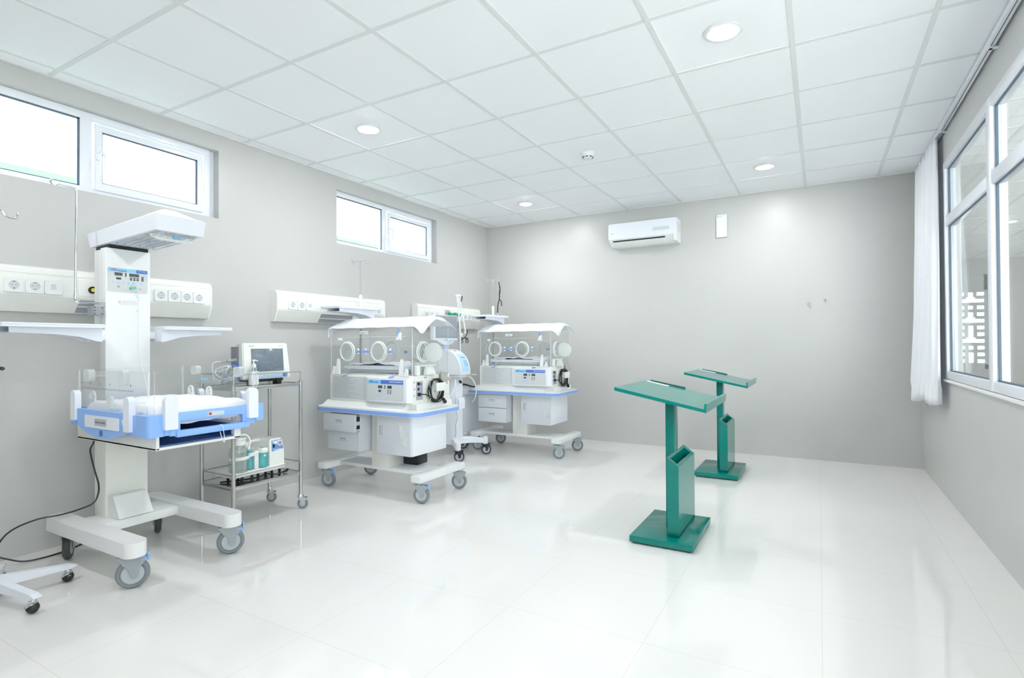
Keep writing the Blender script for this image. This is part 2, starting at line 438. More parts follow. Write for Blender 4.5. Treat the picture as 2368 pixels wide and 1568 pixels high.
# ---- high windows on the left wall
def high_window(n, y0, y1):
    x = XL-.045; fw = .045
    o = bpy.data.objects.new('window_%d' % n, None); COL.objects.link(o); o.location = (XL-.05, (y0+y1)/2, ZS); o['kind'] = 'structure'
    ye = y1-.042           # the recess shows past the frame's far end
    mu0, mu1 = y0+.637, y0+.700
    b = MB()
    b.box(x-.05, x, y0, ye, ZT-.048, ZT, .004).box(x-.05, x, y0, ye, ZS, ZS+.040, .004)
    b.box(x-.0505, x-.0012, y0+.001, y0+.042, ZS+.001, ZT-.001, .003).box(x-.0505, x-.0012, ye-.042, ye-.001, ZS+.001, ZT-.001, .003).box(x-.0505, x+.0012, mu0, mu1, ZS+.001, ZT-.001, .003)
    b.box(x-.05, x-.02, ye, y1, ZS, ZT)
    obj('window_frame', b, 'frame_white', o)
    # opening sash
    s0, s1, q0, q1 = mu1+.012, ye-.055, ZS+.030, ZT-.062
    b = MB(); sx = x+.012; t = .040
    b.box(sx-.04, sx, s0, s1, q1-t, q1, .003).box(sx-.04, sx, s0, s1, q0, q0+t+.008, .003).box(sx-.0404, sx-.001, s0+.001, s0+t, q0+.001, q1-.001, .003).box(sx-.0404, sx-.001, s1-t, s1-.001, q0+.001, q1-.001, .003)
    sash = obj('window_sash', b, 'frame_white', o)
    # gaskets
    def gask(px, a0, a1, c0, c1, par):
        b = MB(); g = .009
        b.box(px-.012, px-.004, a0-.002, a1+.002, c1-g, c1+.002).box(px-.012, px-.004, a0-.002, a1+.002, c0-.002, c0+g*.5).box(px-.012, px-.004, a1-g*1.3, a1+.002, c0, c1).box(px-.012, px-.004, a0-.002, a0+g*.4, c0, c1)
        obj('gasket', b, 'gasket', par)
    gask(x, y0+.042, mu0, ZS+.040, ZT-.048, o); gask(sx, s0+t, s1-t, q0+t+.008, q1-t, sash)
    b = MB(); b.box(x-.030, x-.024, y0+.036, mu0+.004, ZS+.035, ZT-.043); obj('window_pane', b, 'window_glass', o)
    b = MB(); b.box(sx-.028, sx-.022, s0+t-.004, s1-t+.004, q0+t, q1-t+.004); obj('window_pane', b, 'window_glass', sash)
    # handle
    b = MB(); hz = (q0+q1)/2+.02; hy = s0+.016
    b.rrect(sx, sx+.010, hy-.012, hy+.012, hz-.04, hz+.055, .011, axis=0)
    b.cyl((sx, hy, hz+.01), (sx+.035, hy, hz+.01), .009)
    b.tube([(sx+.033, hy-.012, hz+.016), (sx+.036, hy+.002, hz+.012), (sx+.040, hy+.016, hz-.01), (sx+.036, hy+.020, hz-.05), (sx+.034, hy+.020, hz-.10)], .0075)
    obj('handle', b, 'cool_white', sash)
high_window(1, *W1); high_window(2, *W2)

# ---- right window: large aluminium frame with transoms
def right_window():
    o = bpy.data.objects.new('window_3', None); COL.objects.link(o); o.location = (XR+.06, 2.2, RZ0); o['kind'] = 'structure'
    x0, x1 = XR-.012, XR+.056
    TR0, TR1 = 1.985, 2.055
    cols = [(4.925, 3.815), (3.735, 2.625), (2.545, 1.435), (1.355, .245), (.165, RY0+.05)]
    b = MB()
    b.box(x0, x1, RY0, RY1, RZ1-.055, RZ1, .004).box(x0, x1, RY0, RY1, RZ0, RZ0+.055, .004)
    b.box(x0+.001, x1-.001, 4.925, RY1-.001, RZ0+.001, RZ1-.001, .003).box(x0+.001, x1-.001, RY0+.001, RY0+.05, RZ0+.001, RZ1-.001, .003)
    for c0, c1 in cols[:-1]: b.box(x0-.0015, x1+.001, c1-.08, c1, RZ0+.001, RZ1-.001, .003)
    obj('window_frame', b, 'frame_white', o)
    b = MB()
    for c0, c1 in cols: b.box(x0+.004, x1-.004, c1, c0, TR0, TR1, .003)
    obj('transom', b, 'frame_white', o)
    for c0, c1 in cols:
        for q0, q1 in ((RZ0+.055, TR0), (TR1, RZ1-.055)):
            b = MB(); b.box(XR+.020, XR+.026, c1-.004, c0+.004, q0-.004, q1+.004); p = obj('window_pane', b, 'window_glass', o)
            b = MB(); g = .012
            b.box(XR+.008, XR+.019, c1, c0, q1-g*.4, q1).box(XR+.008, XR+.019, c1, c0, q0, q0+g*.7).box(XR+.008, XR+.019, c0-g, c0, q0, q1).box(XR+.008, XR+.019, c1, c1+g*.4, q0, q1)
            obj('gasket', b, 'gasket', p)
    b = MB(); b.box(XR-.022, XR, RY0-.03, RY1+.03, RZ0-.022, RZ0-.004, .004); obj('window_sill', b, 'trim_paint', o)
right_window()

# ---- lamps
def downlight(x, y, z=H, label='', group='round recessed ceiling downlights'):
    o = thing('downlight', label, 'ceiling light', (x, y, z), group)
    b = MB(); b.lathe([(.060, -.001), (.092, -.002), (.094, -.006), (.086, -.010), (.062, -.008), (.060, -.001)], (x, y, z)); obj('trim_ring', b, 'white', o)
    b = MB(); b.lathe([(0, -.018), (.026, -.017), (.044, -.014), (.055, -.009), (.058, -.005), (.058, -.003), (0, -.003)], (x, y, z)); obj('diffuser', b, 'lamp_glow', o)
    return o
downlight(-.401, 2.854, label='glowing round downlight nearest the top edge, above the first green desk stand')
downlight(-2.804, 2.859, label='glowing round downlight in the left row, above the first incubator')
downlight(-2.806, 5.265, label='glowing round downlight in the left row nearest the back wall corner')
downlight(-.402, 5.235, label='glowing round downlight in the right row, nearest the back wall')
downlight(-.401, .45, label='round downlight of the right row behind the camera')
downlight(-2.804, .45, label='round downlight of the left row behind the camera')
downlight(2.167, 9.265, label='small glowing downlight seen through the right window in the corridor')
downlight(2.167, 4.4, label='unseen lamp added to light the corridor beyond the right window')  # added lamp, never in view: the corridor needs light
downlight(2.167, 6.8, label='unseen lamp added to brighten the corridor, beside the curtain end of the right window')  # added out of view to raise the corridor's brightness
downlight(2.167, 1.4, label='unseen lamp added to brighten the corridor, nearest the camera')  # another unseen addition, brightens the near end of the corridor
downlight(3.2, 3.0, label='far side corridor downlight level with the first incubator, out of view')  # added second row of unseen lamps, lifts the corridor light
downlight(3.2, 5.6, label='far side corridor downlight level with the second incubator, out of view')  # second row again: unseen, added as corridor fill
downlight(3.2, 8.2, label='far side corridor downlight beyond the back wall, out of view')  # last of the added row, unseen, fills the corridor's far part
downlight(2.53, 11.3, label='lamp added to brighten the corridor near the lattice window, hidden by the window mullion')  # added fill for the corridor end, kept behind the mullion

# ---- smoke detector
o = thing('smoke_detector', 'small white round smoke detector on the tiled ceiling', 'smoke detector', (-1.617, 4.107, H))
b = MB(); b.lathe([(0, -.002), (.055, -.002), (.056, -.014), (.050, -.022), (0, -.022)], (-1.617, 4.107, H)); obj('mounting_base', b, 'white', o)
b = MB(); b.lathe([(0, -.022), (.046, -.022), (.044, -.040), (.034, -.050), (0, -.052)], (-1.617, 4.107, H)); obj('sensor_cap', b, 'white', o)
b = MB()
for k in range(8):
    a = 2*PI*k/8+.2; c = Vector((-1.617+.0405*math.cos(a), 4.107+.0405*math.sin(a), H-.044))
    b.box(c.x-.009, c.x+.009, c.y-.004, c.y+.004, c.z-.003, c.z+.003, rot=Matrix.Rotation(a+PI/2, 3, 'Z'))
obj('vent_slot', b, 'black', o)

# ---- air conditioner
ax0, ax1, ay, az0, az1 = -2.075, -1.315, 5.895, 2.252, 2.512
o = thing('air_conditioner', 'white wall mounted air conditioner high on the back wall', 'air conditioner', ((ax0+ax1)/2, YB, az0))
b = MB()
prof = [(YB, az1), (ay+.03, az1), (ay+.008, az1-.012), (ay, az1-.04), (ay, az0+.085), (ay+.012, az0+.062), (ay+.075, az0+.012), (ay+.10, az0), (YB, az0)]
b.prism(prof, 0, ax0+.004, ax1-.004)
obj('housing', b, 'white', o, smooth=25)
b = MB(); b.rrect(ax0, ax1, ay-.006, ay+.002, az0+.078, az1-.004, .018, axis=1); fp = obj('front_panel', b, 'cool_white', o)
b = MB(); b.rrect(ax1-.030, ax1-.0, ay+.001, YB-.002, az0+.004, az1-.002, .02, axis=0); obj('end_cap', b, 'white', o)
b = MB()
c = Vector((0, ay+.044, az0+.037)); rot = Matrix.Rotation(R_(-39), 3, 'X')
b.box(ax0+.055, ax1-.13, c.y-.028, c.y+.034, c.z-.004, c.z+.003, .002, rot=rot); obj('louvre', b, 'white', o)
b = MB(); b.box(ax0+.05, ax1-.125, ay+.008, ay+.022, az0+.0555, az0+.0685, rot=Matrix.Rotation(R_(-39), 3, 'X')); obj('air_slot', b, 'black', o)
b = MB(); b.box(ax1-.255, ax1-.075, ay-.0075, ay-.005, az1-.125, az1-.088); obj('display_strip', b, 'panel_grey', o)
text('Haier', .018, (ax0+.028, ay-.0075, az0+.145), 'y', 'label_grey', fp)
b = MB()
for k in range(3): b.cyl((ax1-.001, ay+.10, az0+.12+k*.028), (ax1+.002, ay+.10, az0+.12+k*.028), .005)
obj('vent_hole', b, 'black', o)

# ---- notice and hooks on the back wall
o = thing('notice_board', 'narrow white notice sheet mounted beside the air conditioner', 'notice', (-.89, YB, 2.27))
b = MB(); b.box(-.945, -.833, YB-.012, YB, 2.275, 2.522, .002); obj('backing', b, 'lilac_grey', o)
b = MB(); b.box(-.941, -.833, YB-.0150, YB-.0125, 2.279, 2.520, .001); obj('paper_sheet', b, 'paper', o)
b = MB(); b.cyl((-.927, YB-.0165, 2.499), (-.927, YB-.015, 2.499), .007); b.box(-.913, -.882, YB-.0165, YB-.015, 2.500, 2.504); b.box(-.872, -.852, YB-.0165, YB-.015, 2.503, 2.505); b.box(-.902, -.886, YB-.0165, YB-.015, 2.489, 2.491); obj('printed_heading', b, 'label_grey', o)
b = MB(); b.cyl((-.086, YB, 1.548), (-.086, YB-.03, 1.548), .007); b.tube([(-.086, YB-.028, 1.546), (-.080, YB-.034, 1.525), (-.060, YB-.030, 1.502)], .0042)
tag(obj('wall_hook', b, ['label_grey']), 'bent dark wire hook on the back wall, left of the two', 'hook', 'hooks on the back wall')
b = MB(); b.cyl((.058, YB, 1.568), (.058, YB-.026, 1.568), .006); b.tube([(.058, YB-.024, 1.567), (.063, YB-.03, 1.553), (.060, YB-.026, 1.543)], .004)
tag(obj('wall_hook', b, ['chrome']), 'small pale metal hook on the back wall, right of the two', 'hook', 'hooks on the back wall')

# ---- curtain and its track
b = MB()
o = thing('curtain_track', 'white curtain track with dark groove running along above the right window', 'curtain track', (.78, 2.5, 2.66))
b.box(.765, .800, -1.0, 5.98, 2.668, 2.700, .004); obj('rail', b, 'frame_white', o)
b = MB(); b.box(.780, .784, -1.0, 5.98, 2.6670, 2.6690); obj('groove', b, 'gasket', o)
for yy in (1.2, 3.62, 4.9):
    b = MB(); b.box(.775, XR+.002, yy-.010, yy+.010, 2.655, 2.662).box(.772, .790, yy-.012, yy+.012, 2.655, 2.674); obj('bracket', b, 'frame_white', o)
def curt(u, v):
    # u along the wall, v downwards
    y0t, y1t = 5.02, 5.86; y0b, y1b = 4.90, 5.93
    k = v**1.3
    y = (y0t+(y0b-y0t)*k)+((y1t-y0t)+((y1b-y0b)-(y1t-y0t))*k)*u
    amp = .011+.014*v
    x = .764-.022*v-.018*v*u+amp*math.sin(u*13*2*PI+.5*math.sin(v*3))+.006*math.sin(u*31+v*5)
    z = 2.664-v*(2.015-.055*(1-u)+.018*math.sin(u*9))
    if v > .93: x += .010*math.sin(u*40)
    return (min(x, .800), y+.010*math.sin(v*6+u*14), z)
b = MB(); b.solid_grid(curt, 200, 36, (.0015, 0, 0))
tag(obj('curtain', b, 'curtain_cloth', smooth=180), 'gathered white fabric curtain hanging at the far end of the right window', 'curtain')

# ================================================================== HEAD PANELS ON THE LEFT WALL
def head_panel(y0, label, full=False, valve=False, outlet=True):
    L = 1.235; y1 = y0+L
    o = thing('bed_head_panel', label, 'wall panel', (XL, y0+L/2, 1.34), 'medical supply panels on the left wall')
    pr = [(0, 1.602), (.030, 1.602), (.055, 1.596), (.072, 1.582), (.080, 1.560), (.080, 1.437), (.042, 1.347), (0, 1.347)]
    P = [(XL+a, z) for a, z in pr]
    b = MB(); b.prism(P, 1, y0+.004, y1-.004)
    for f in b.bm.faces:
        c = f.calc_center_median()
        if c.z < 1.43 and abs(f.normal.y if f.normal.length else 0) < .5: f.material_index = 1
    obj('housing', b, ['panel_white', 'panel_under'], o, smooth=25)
    for a in (y0, y1-.010):
        b = MB(); b.prism([(x+(.002 if x > XL+.01 else 0), z+(.001 if z > 1.4 else -.001)) for x, z in P], 1, a, a+.010)
        obj('end_cap', b, 'panel_white', o, smooth=25)
    b = MB(); fx = XL+.080
    b.box(fx, fx+.0015, y0+.012, y1-.012, 1.556, 1.5575).box(fx, fx+.0015, y0+.012, y1-.012, 1.4445, 1.446)
    obj('seam', b, 'panel_under', o)
    ys = [.144, .234, .317, .889, .974, 1.056, 1.139]
    for i, d in enumerate(ys):
        yc = y0+d; zc = 1.488
        b = MB(); b.rrect(fx, fx+.009, yc-.040, yc+.040, zc-.040, zc+.040, .011, axis=0)
        if i != 2:
            s = obj('power_socket' if i != 2 else 'data_socket', b, 'white', o)
            b = MB(); b.lathe([(.0225, 0), (.0225, .002), (.0205, .003), (.019, .0005), (0, .0005)], (fx+.009, yc, zc), (1, 0, 0)); obj('socket_well', b, 'panel_grey', s)
            b = MB()
            for dy in (-.0085, .0085): b.cyl((fx+.0094, yc+dy, zc), (fx+.0104, yc+dy, zc), .0025)
            b.box(fx+.0094, fx+.012, yc-.004, yc+.004, zc+.0155, zc+.0200).box(fx+.0094, fx+.012, yc-.004, yc+.004, zc-.0200, zc-.0155)
            obj('contact', b, 'text_grey', s)
        else:
            s = obj('data_socket', b, 'white', o)
            b = MB(); b.box(fx+.009, fx+.0105, yc-.012, yc+.012, zc-.012, zc+.014).box(fx+.009, fx+.0115, yc-.010, yc+.010, zc+.012, zc+.017); obj('flap', b, 'panel_grey', s)
    # grey recess in the sloping underside: a slab lying on the slope
    sl = Vector((.080-.042, 0, 1.437-1.347)).normalized(); nrm = Vector((sl.z, 0, -sl.x))
    a0, a1 = y0+.447, y0+.800
    def q(yy, t, h): 
        p = Vector((XL+.042, yy, 1.347))+sl*t+nrm*h; return p
    b = MB(); bm = b.bm
    lo = [(a0-.014, .006), (a1, .006), (a1+.012, .085), (a0, .085)]
    A = [bm.verts.new(q(yy, t, -.001)) for yy, t in lo]; B = [bm.verts.new(q(yy, t, .0018)) for yy, t in lo]
    bm.faces.new(A); bm.faces.new(B[::-1])
    for i in range(4): bm.faces.new((A[i], A[(i+1) % 4], B[(i+1) % 4], B[i]))
    obj('gas_bay', b, 'recess_grey', o)
    b = MB(); A = [(a0-.028, .038), (a1, .038)]
    c0 = q(a0-.006, .044, .003); c1 = q(a1, .044, .003); b.cyl(c0, c1, .003, seg=8); obj('bay_rib', b, 'panel_grey', o)
    if outlet:
        yc = y0+.505
        b = MB(); b.rrect(fx, fx+.003, yc-.07, yc+.055, 1.452, 1.545, .006, axis=0); g = obj('outlet_plate', b, 'panel_white', o)
        b = MB(); b.cyl((fx+.003, yc, 1.488), (fx+.014, yc, 1.488), .021); b.m(1).cyl((fx+.014, yc, 1.488), (fx+.016, yc, 1.488), .011); obj('gas_outlet', b, ['black', 'yellow'], g)
    if valve:
        yc = y0+.52
        b = MB(); b.box(fx, fx+.006, yc-.035, yc+.065, 1.484, 1.554, .002); g = obj('outlet_plate', b, 'satin_metal', o)
        b = MB()
        for dy, zz in ((-.015, 1.538), (.042, 1.538), (-.015, 1.500)): b.cyl((fx+.006, yc+dy, zz), (fx+.009, yc+dy, zz), .006)
        obj('screw', b, 'white', g)
        zc = 1.506; yc += .03
        b = MB(); b.cyl((fx+.035, yc-.035, zc), (fx+.035, yc+.025, zc), .018).cyl((fx+.035, yc+.12, zc), (fx+.035, yc+.18, zc), .020).cyl((fx+.040, yc+.085, zc-.02), (fx+.040, yc+.085, zc+.02), .022)
        v = obj('gas_valve', b, 'green', o)
        b = MB(); b.cyl((fx+.035, yc+.025, zc), (fx+.035, yc+.12, zc), .010).cyl((fx, yc-.005, zc), (fx+.035, yc-.005, zc), .012).cyl((fx+.058, yc+.085, zc), (fx+.066, yc+.085, zc), .010); obj('valve_stem', b, 'chrome', v)
    return o
head_panel(1.050, 'cream socket panel on the wall behind the infant warmer', outlet=True)
head_panel(2.815, 'cream socket panel on the wall behind the nearer incubator', outlet=False)
head_panel(4.555, 'cream socket panel with green gas valve, nearest the back corner', outlet=False, valve=True)

# ================================================================== SHARED PARTS
def caster(par, x, y, top, Rw, wd, yaw, mats=('caster_grey', 'tyre_grey', 'hub_grey'), brake=None, stemr=.02, trail=.022, hub=.62):
    """swivel caster: stem at (x,y), wheel trailing in direction yaw"""
    d = Vector((math.cos(yaw), math.sin(yaw), 0)); n = Vector((-d.y, d.x, 0))
    c = Vector((x, y, Rw))+d*trail
    b = MB()
    b.cyl((x, y, Rw*1.5), (x, y, top), stemr, stemr*.95)
    b.cyl((x, y, top-.008), (x, y, top), stemr*1.35)
    s = Rw/.07
    for sg in (-1, 1):
        o = n*(wd/2+.003*s)*sg; o2 = n*(wd/2+.008*s)*sg
        pl = [(-.044, .086), (-.050, .066), (-.040, .048), (-.020, .032), (-.010, .010), (-.012, -.010), (-.002, -.021), (.013, -.020), (.024, -.006), (.026, .016), (.036, .040), (.054, .058), (.056, .080)]
        A = [b.bm.verts.new(Vector((x, y, 0))+d*(trail+px*s-.0*s)+Vector((0, 0, Rw+pz*s))+o) for px, pz in pl]
        B = [b.bm.verts.new(Vector((x, y, 0))+d*(trail+px*s)+Vector((0, 0, Rw+pz*s))+o2) for px, pz in pl]
        b.bm.faces.new(A); b.bm.faces.new(B[::-1])
        for i in range(len(pl)): b.bm.faces.new((A[i], A[(i+1) % len(pl)], B[(i+1) % len(pl)], B[i]))
    b.box(x-.040*s, x+.052*s, y-wd/2-.007*s, y+wd/2+.007*s, Rw+.072*s, Rw+.084*s, .004*s, rot=Matrix.Rotation(yaw, 3, 'Z'), piv=Vector((x, y, 0)))
    cs = obj('caster', b, mats[0], par, smooth=40)
    b = MB(); h = wd/2
    b.lathe([(Rw*hub, -h*.9), (Rw*.86, -h), (Rw*.96, -h*.7), (Rw, -h*.3), (Rw, h*.3), (Rw*.96, h*.7), (Rw*.86, h), (Rw*hub, h*.9)], c, n)
    wl = obj('wheel', b, mats[1], cs, smooth=40)
    b = MB(); b.lathe([(0, -h*1.02), (Rw*.2, -h*1.02), (Rw*(hub+.10), -h*.90), (Rw*(hub+.10), h*.90), (Rw*.2, h*1.02), (0, h*1.02)], c, n)
    obj('hub', b, mats[2], cs)
    b = MB()
    for sg in (-1, 1): b.torus(c+n*h*.93*sg, n, Rw*(hub+.12), .0012, 32, 6)
    obj('hub_seam', b, 'gasket', cs)
    if brake:
        b = MB(); t = c+d*(.040*s); 
        b.box(t.x-.008*s, t.x+.022*s, t.y-.022*s, t.y+.022*s, Rw+.060*s, Rw+.068*s, .003, rot=Matrix.Rotation(R_(-0), 3, 'Y') @ Matrix.Rotation(yaw, 3, 'Z'))
        t = c+d*(.062*s); b.box(t.x-.004*s, t.x+.004*s, t.y-.020*s, t.y+.020*s, Rw+.052*s, Rw+.094*s, .003, rot=Matrix.Rotation(yaw, 3, 'Z'))
        obj('brake_lever', b, brake, cs)
    return cs

def accessory_shelf(par, x, ya, yb, z, ystem, name='shelf'):
    """shallow instrument tray lying along y, with curved bracket towards ystem"""
    x0, x1 = x-.13, x+.13; y0, y1 = min(ya, yb), max(ya, yb)
    b = MB(); b.rrect(x0, x1, y0, y1, z-.012, z, .035)
    b.bm.faces.ensure_lookup_table()
    # raised lip
    pts = []
    for cx, cy, a0 in ((x1-.035, y1-.035, 0), (x0+.035, y1-.035, 90), (x0+.035, y0+.035, 180), (x1-.035, y0+.035, 270)):
        for k in range(5):
            t = R_(a0+90*k/4); pts.append((cx+.031*math.cos(t), cy+.031*math.sin(t), z+.002))
    b.tube(pts, .006, 8, True, False)
    for k in range(4):
        yy = y0+.07+(y1-y0-.14)*k/3; b.box(x0+.03, x1-.03, yy-.004, yy+.004, z-.0005, z+.003, .001)
    s = obj(name, b, 'cool_white', par)
    b = MB(); sg = 1 if ystem > (y0+y1)/2 else -1
    ye = ystem; yo = ystem-sg*(y1-y0)*.86
    prof = [(ye, z-.012), (ye, z-.085), (ye-sg*.03, z-.080), (ye-sg*.10, z-.058), (ye-sg*.20, z-.046), (yo, z-.040), (yo, z-.012)]
    b.prism(prof, 0, x-.075, x-.067); b.prism(prof, 0, x+.067, x+.075)
    b.box(x-.067, x+.067, min(ye, ye-sg*.03), max(ye, ye-sg*.03), z-.08, z-.012, .002)
    b.prism([(ye-sg*.01, z-.0805), (ye-sg*.10, z-.058), (ye-sg*.20, z-.046), (yo, z-.040), (yo, z-.036), (ye-sg*.20, z-.042), (ye-sg*.10, z-.054), (ye-sg*.01, z-.076)], 0, x-.067, x+.067)
    obj('shelf_bracket', b, 'cool_white', s)
    return s

# ================================================================== INFANT WARMER
def warmer():
    yc = 1.593
    T = thing('infant_warmer', 'white radiant infant warmer with blue-edged cot and overhead heater, nearest the camera', 'infant warmer', (-3.2, yc, 0))
    # --- chassis
    b = MB()
    for y0, y1 in ((1.300, 1.400), (1.790, 1.890)):
        b.rrect(-3.685, -2.795, y0, y1, .158, .228, .046)
    b.box(-3.50, -3.275, 1.395, 1.795, .168, .218, .006)
    obj('chassis', b, 'white', T)
    b = MB(); b.prism([(-3.402, .218), (-3.275, .222), (-3.345, .335), (-3.402, .335)], 1, 1.485, 1.655); obj('pedal_cover', b, 'white', T)
    # --- column
    b = MB(); b.box(-3.53, -3.40, 1.472, 1.690, .21, .76, .010)
    obj('lower_column', b, 'warm_white', T)
    b = MB(); b.box(-3.465, -3.402, 1.472, 1.702, .70, 1.700, .006); b.box(-3.545, -3.46, 1.476, 1.698, 1.20, 1.695, .010)
    col = obj('column', b, 'white', T)
    b = MB(); b.prism([(-3.55, 1.695), (-3.405, 1.700), (-3.405, 1.722), (-3.55, 1.722)], 1, 1.49, 1.69); obj('hinge_gap', b, 'black', col)
    # --- heater hood
    b = MB()
    y0, y1 = 1.462, 1.722
    V = b.bm.verts.new
    def ring(xa, xb, ya, yb, za, zb): return [V((xa, ya, za)), V((xb, ya, zb)), V((xb, yb, zb)), V((xa, yb, za))]
    bot = ring(-3.575, -2.895, y0+.008, y1-.008, 1.712, 1.742)
    mid = ring(-3.590, -2.882, y0, y1, 1.788, 1.822)
    top = ring(-3.560, -2.905, y0+.015, y1-.015, 1.798, 1.832)
    for A, B in ((bot, mid), (mid, top)):
        for i in range(4): b.bm.faces.new((A[i], A[(i+1) % 4], B[(i+1) % 4], B[i]))
    b.bm.faces.new(top)
    inn = ring(-3.555, -2.915, y0+.028, y1-.028, 1.714, 1.741)
    for i in range(4): b.bm.faces.new((bot[i], inn[i], inn[(i+1) % 4], bot[(i+1) % 4]))
    ins = ring(-3.38, -2.925, y0+.045, y1-.045, 1.775, 1.795)
    mouth = ring(-3.36, -2.915, y0+.028, y1-.028, 1.722, 1.741)
    b.bm.faces.new((inn[0], inn[3], mouth[3], mouth[0]))
    for i in range(4): b.bm.faces.new((mouth[i], ins[i], ins[(i+1) % 4], mouth[(i+1) % 4]))
    b.bm.faces.new(ins)
    hood = obj('heater_hood', b, 'cool_white', T, smooth=20)
    b = MB()
    r0 = [V_ for V_ in ()]
    vb = b.bm.verts.new
    base = [vb((-3.30, 1.49, 1.808)), vb((-2.91, 1.49, 1.830)), vb((-2.91, 1.70, 1.830)), vb((-3.30, 1.70, 1.808))]
    tp = [vb((-3.12, 1.565, 1.872)), vb((-3.02, 1.575, 1.882)), vb((-3.02, 1.635, 1.882)), vb((-3.12, 1.635, 1.872))]
    for i in range(4): b.bm.faces.new((base[i], base[(i+1) % 4], tp[(i+1) % 4], tp[i]))
    b.bm.faces.new(tp); b.bm.faces.new(base[::-1])
    obj('top_cover', b, 'white', hood, smooth=10)
    for k in range(6):
        b = MB(); yy = 1.500+.037*k; b.tube([(-3.34, yy, 1.727), (-3.335, yy, 1.708), (-2.95, yy, 1.726), (-2.925, yy, 1.738)], .0022, 6, smooth=False); obj('guard_rod', b, 'steel', hood)
    b = MB(); b.prism([(1.49, 1.735), (1.70, 1.735), (1.70, 1.720), (1.66, 1.708), (1.53, 1.708), (1.49, 1.722)], 0, -2.990, -2.982)
    b.prism([(1.49, 1.740), (1.70, 1.740), (1.66, 1.760), (1.53, 1.760)], 0, -3.20, -3.19); obj('guard_plate', b, 'white', hood)
    b = MB(); b.cyl((-3.30, 1.592, 1.764), (-2.99, 1.592, 1.778), .009); obj('heating_tube', b, 'milky', hood)
    b = MB(); b.box(-3.29, -3.265, 1.658, 1.680, 1.770, 1.781); obj('warning_sticker', b, 'yellow', hood)
    b = MB(); b.box(-2.977, -2.973, 1.60, 1.64, 1.722, 1.738); obj('blue_sticker', b, 'sky_blue', hood)
    # --- control panel
    cx = -3.402
    b = MB(); b.rrect(cx, cx+.004, 1.482, 1.684, 1.462, 1.592, .008, axis=0); pn = obj('control_panel', b, 'panel_grey', T)
    f = cx+.004; gy = 1.482; gz = 1.592; W = .202; Hh = .130
    def R(u0, u1, v0, v1, m, nm, t=.001):
        b = MB(); b.box(f, f+t, gy+u0*W, gy+u1*W, gz-v1*Hh, gz-v0*Hh); return obj(nm, b, m, pn)
    R(.01, .70, .02, .16, 'sky_blue', 'header_band'); R(.70, .99, .02, .16, 'royal_blue', 'header_band')
    R(.16, .355, .20, .335, 'dark_display', 'display'); R(.42, .45, .19, .36, 'dark_display', 'bar_display'); R(.525, .77, .20, .335, 'dark_display', 'display'); R(.20, .32, .41, .50, 'dark_display', 'display')
    b = MB()
    for u in [.185, .245, .305]+[.550, .600, .650, .700, .740]:
        for v in (.225, .265, .305): b.box(f+.001, f+.0014, gy+u*W, gy+(u+.030)*W, gz-(v+.006)*Hh, gz-v*Hh)
        b.box(f+.001, f+.0014, gy+(u+.028)*W, gy+(u+.034)*W, gz-.31*Hh, gz-.225*Hh)
    obj('display_digits', b, 'segment', pn)
    for u in (.54, .625, .71):
        for v in (.375, .445): R(u, u+.055, v, v+.05, 'black', 'indicator')
    for v in (.305, .375, .445): R(.835, .89, v, v+.05, 'black', 'indicator')
    for u in (.125, .255, .385, .510, .635, .84):
        b = MB(); b.cyl((f, gy+u*W, gz-.62*Hh), (f+.0018, gy+u*W, gz-.62*Hh), .0062); obj('push_button', b, 'button_blue', pn)
    text('GEA', .0145, (f+.0014, gy+.065*W, gz-.095*Hh), 'x', 'red', pn, stretch=1.15)
    text('medical', .0115, (f+.0014, gy+.24*W, gz-.115*Hh), 'x', 'navy', pn, stretch=1.2)
    text('INFANT WARMER', .0052, (f+.0014, gy+.955*W, gz-.080*Hh), 'x', 'text_light', pn, align='RIGHT')
    b = MB(); b.cyl((f, gy+.26*W, gz-.80*Hh), (f+.006, gy+.26*W, gz-.80*Hh), .006); b.box(f, f+.003, gy+.74*W, gy+.84*W, gz-.86*Hh, gz-.82*Hh); obj('sensor_port', b, 'label_grey', pn)
    b = MB(); b.cyl((f, gy+.57*W, gz-.83*Hh), (f+.018, gy+.57*W, gz-.83*Hh), .0095); b.cyl((f+.012, gy+.575*W, gz-.82*Hh), (f+.016, gy+.66*W, gz-.81*Hh), .0065); pl = obj('sensor_plug', b, 'mint', pn)
    p = [(f+.016, gy+.66*W, gz-.81*Hh), (f+.020, gy+.70*W, 1.478), (f+.014, gy+.715*W, 1.455), (f+.008, 1.630, 1.43), (f+.006, 1.633, 1.36), (f+.006, 1.634, 1.25), (f+.01, 1.637, 1.10), (f+.06, 1.640, .98), (f+.10, 1.632, .90), (f+.12, 1.625, .877)]
    b = MB(); b.tube(p, .0018, 6); obj('sensor_lead', b, 'white', T)
    b = MB(); b.box(f+.004, f+.012, 1.622, 1.640, 1.432, 1.445, .003); obj('lead_clip', b, 'white', T)
    b = MB(); b.rrect(cx, cx+.003, 1.533, 1.634, 1.392, 1.414, .008, axis=0); sp = obj('name_sticker', b, 'white', T)
    b = MB(); b.box(cx+.003, cx+.0034, 1.555, 1.622, 1.407, 1.409).box(cx+.003, cx+.0034, 1.550, 1.628, 1.398, 1.400); b.cyl((cx+.003, 1.541, 1.4045), (cx+.0036, 1.541, 1.4045), .005); obj('print', b, 'label_grey', sp)
    b = MB(); b.cyl((cx, 1.634, 1.357), (cx+.004, 1.634, 1.357), .005); obj('screw', b, 'panel_grey', T)
    # --- drip pole on the column's left with its hook
    b = MB()
    b.tube([(-3.41, 1.475, 1.388), (-3.41, 1.40, 1.388), (-3.405, 1.345, 1.388), (-3.402, 1.333, 1.40), (-3.40, 1.333, 1.44)], .006, 8)
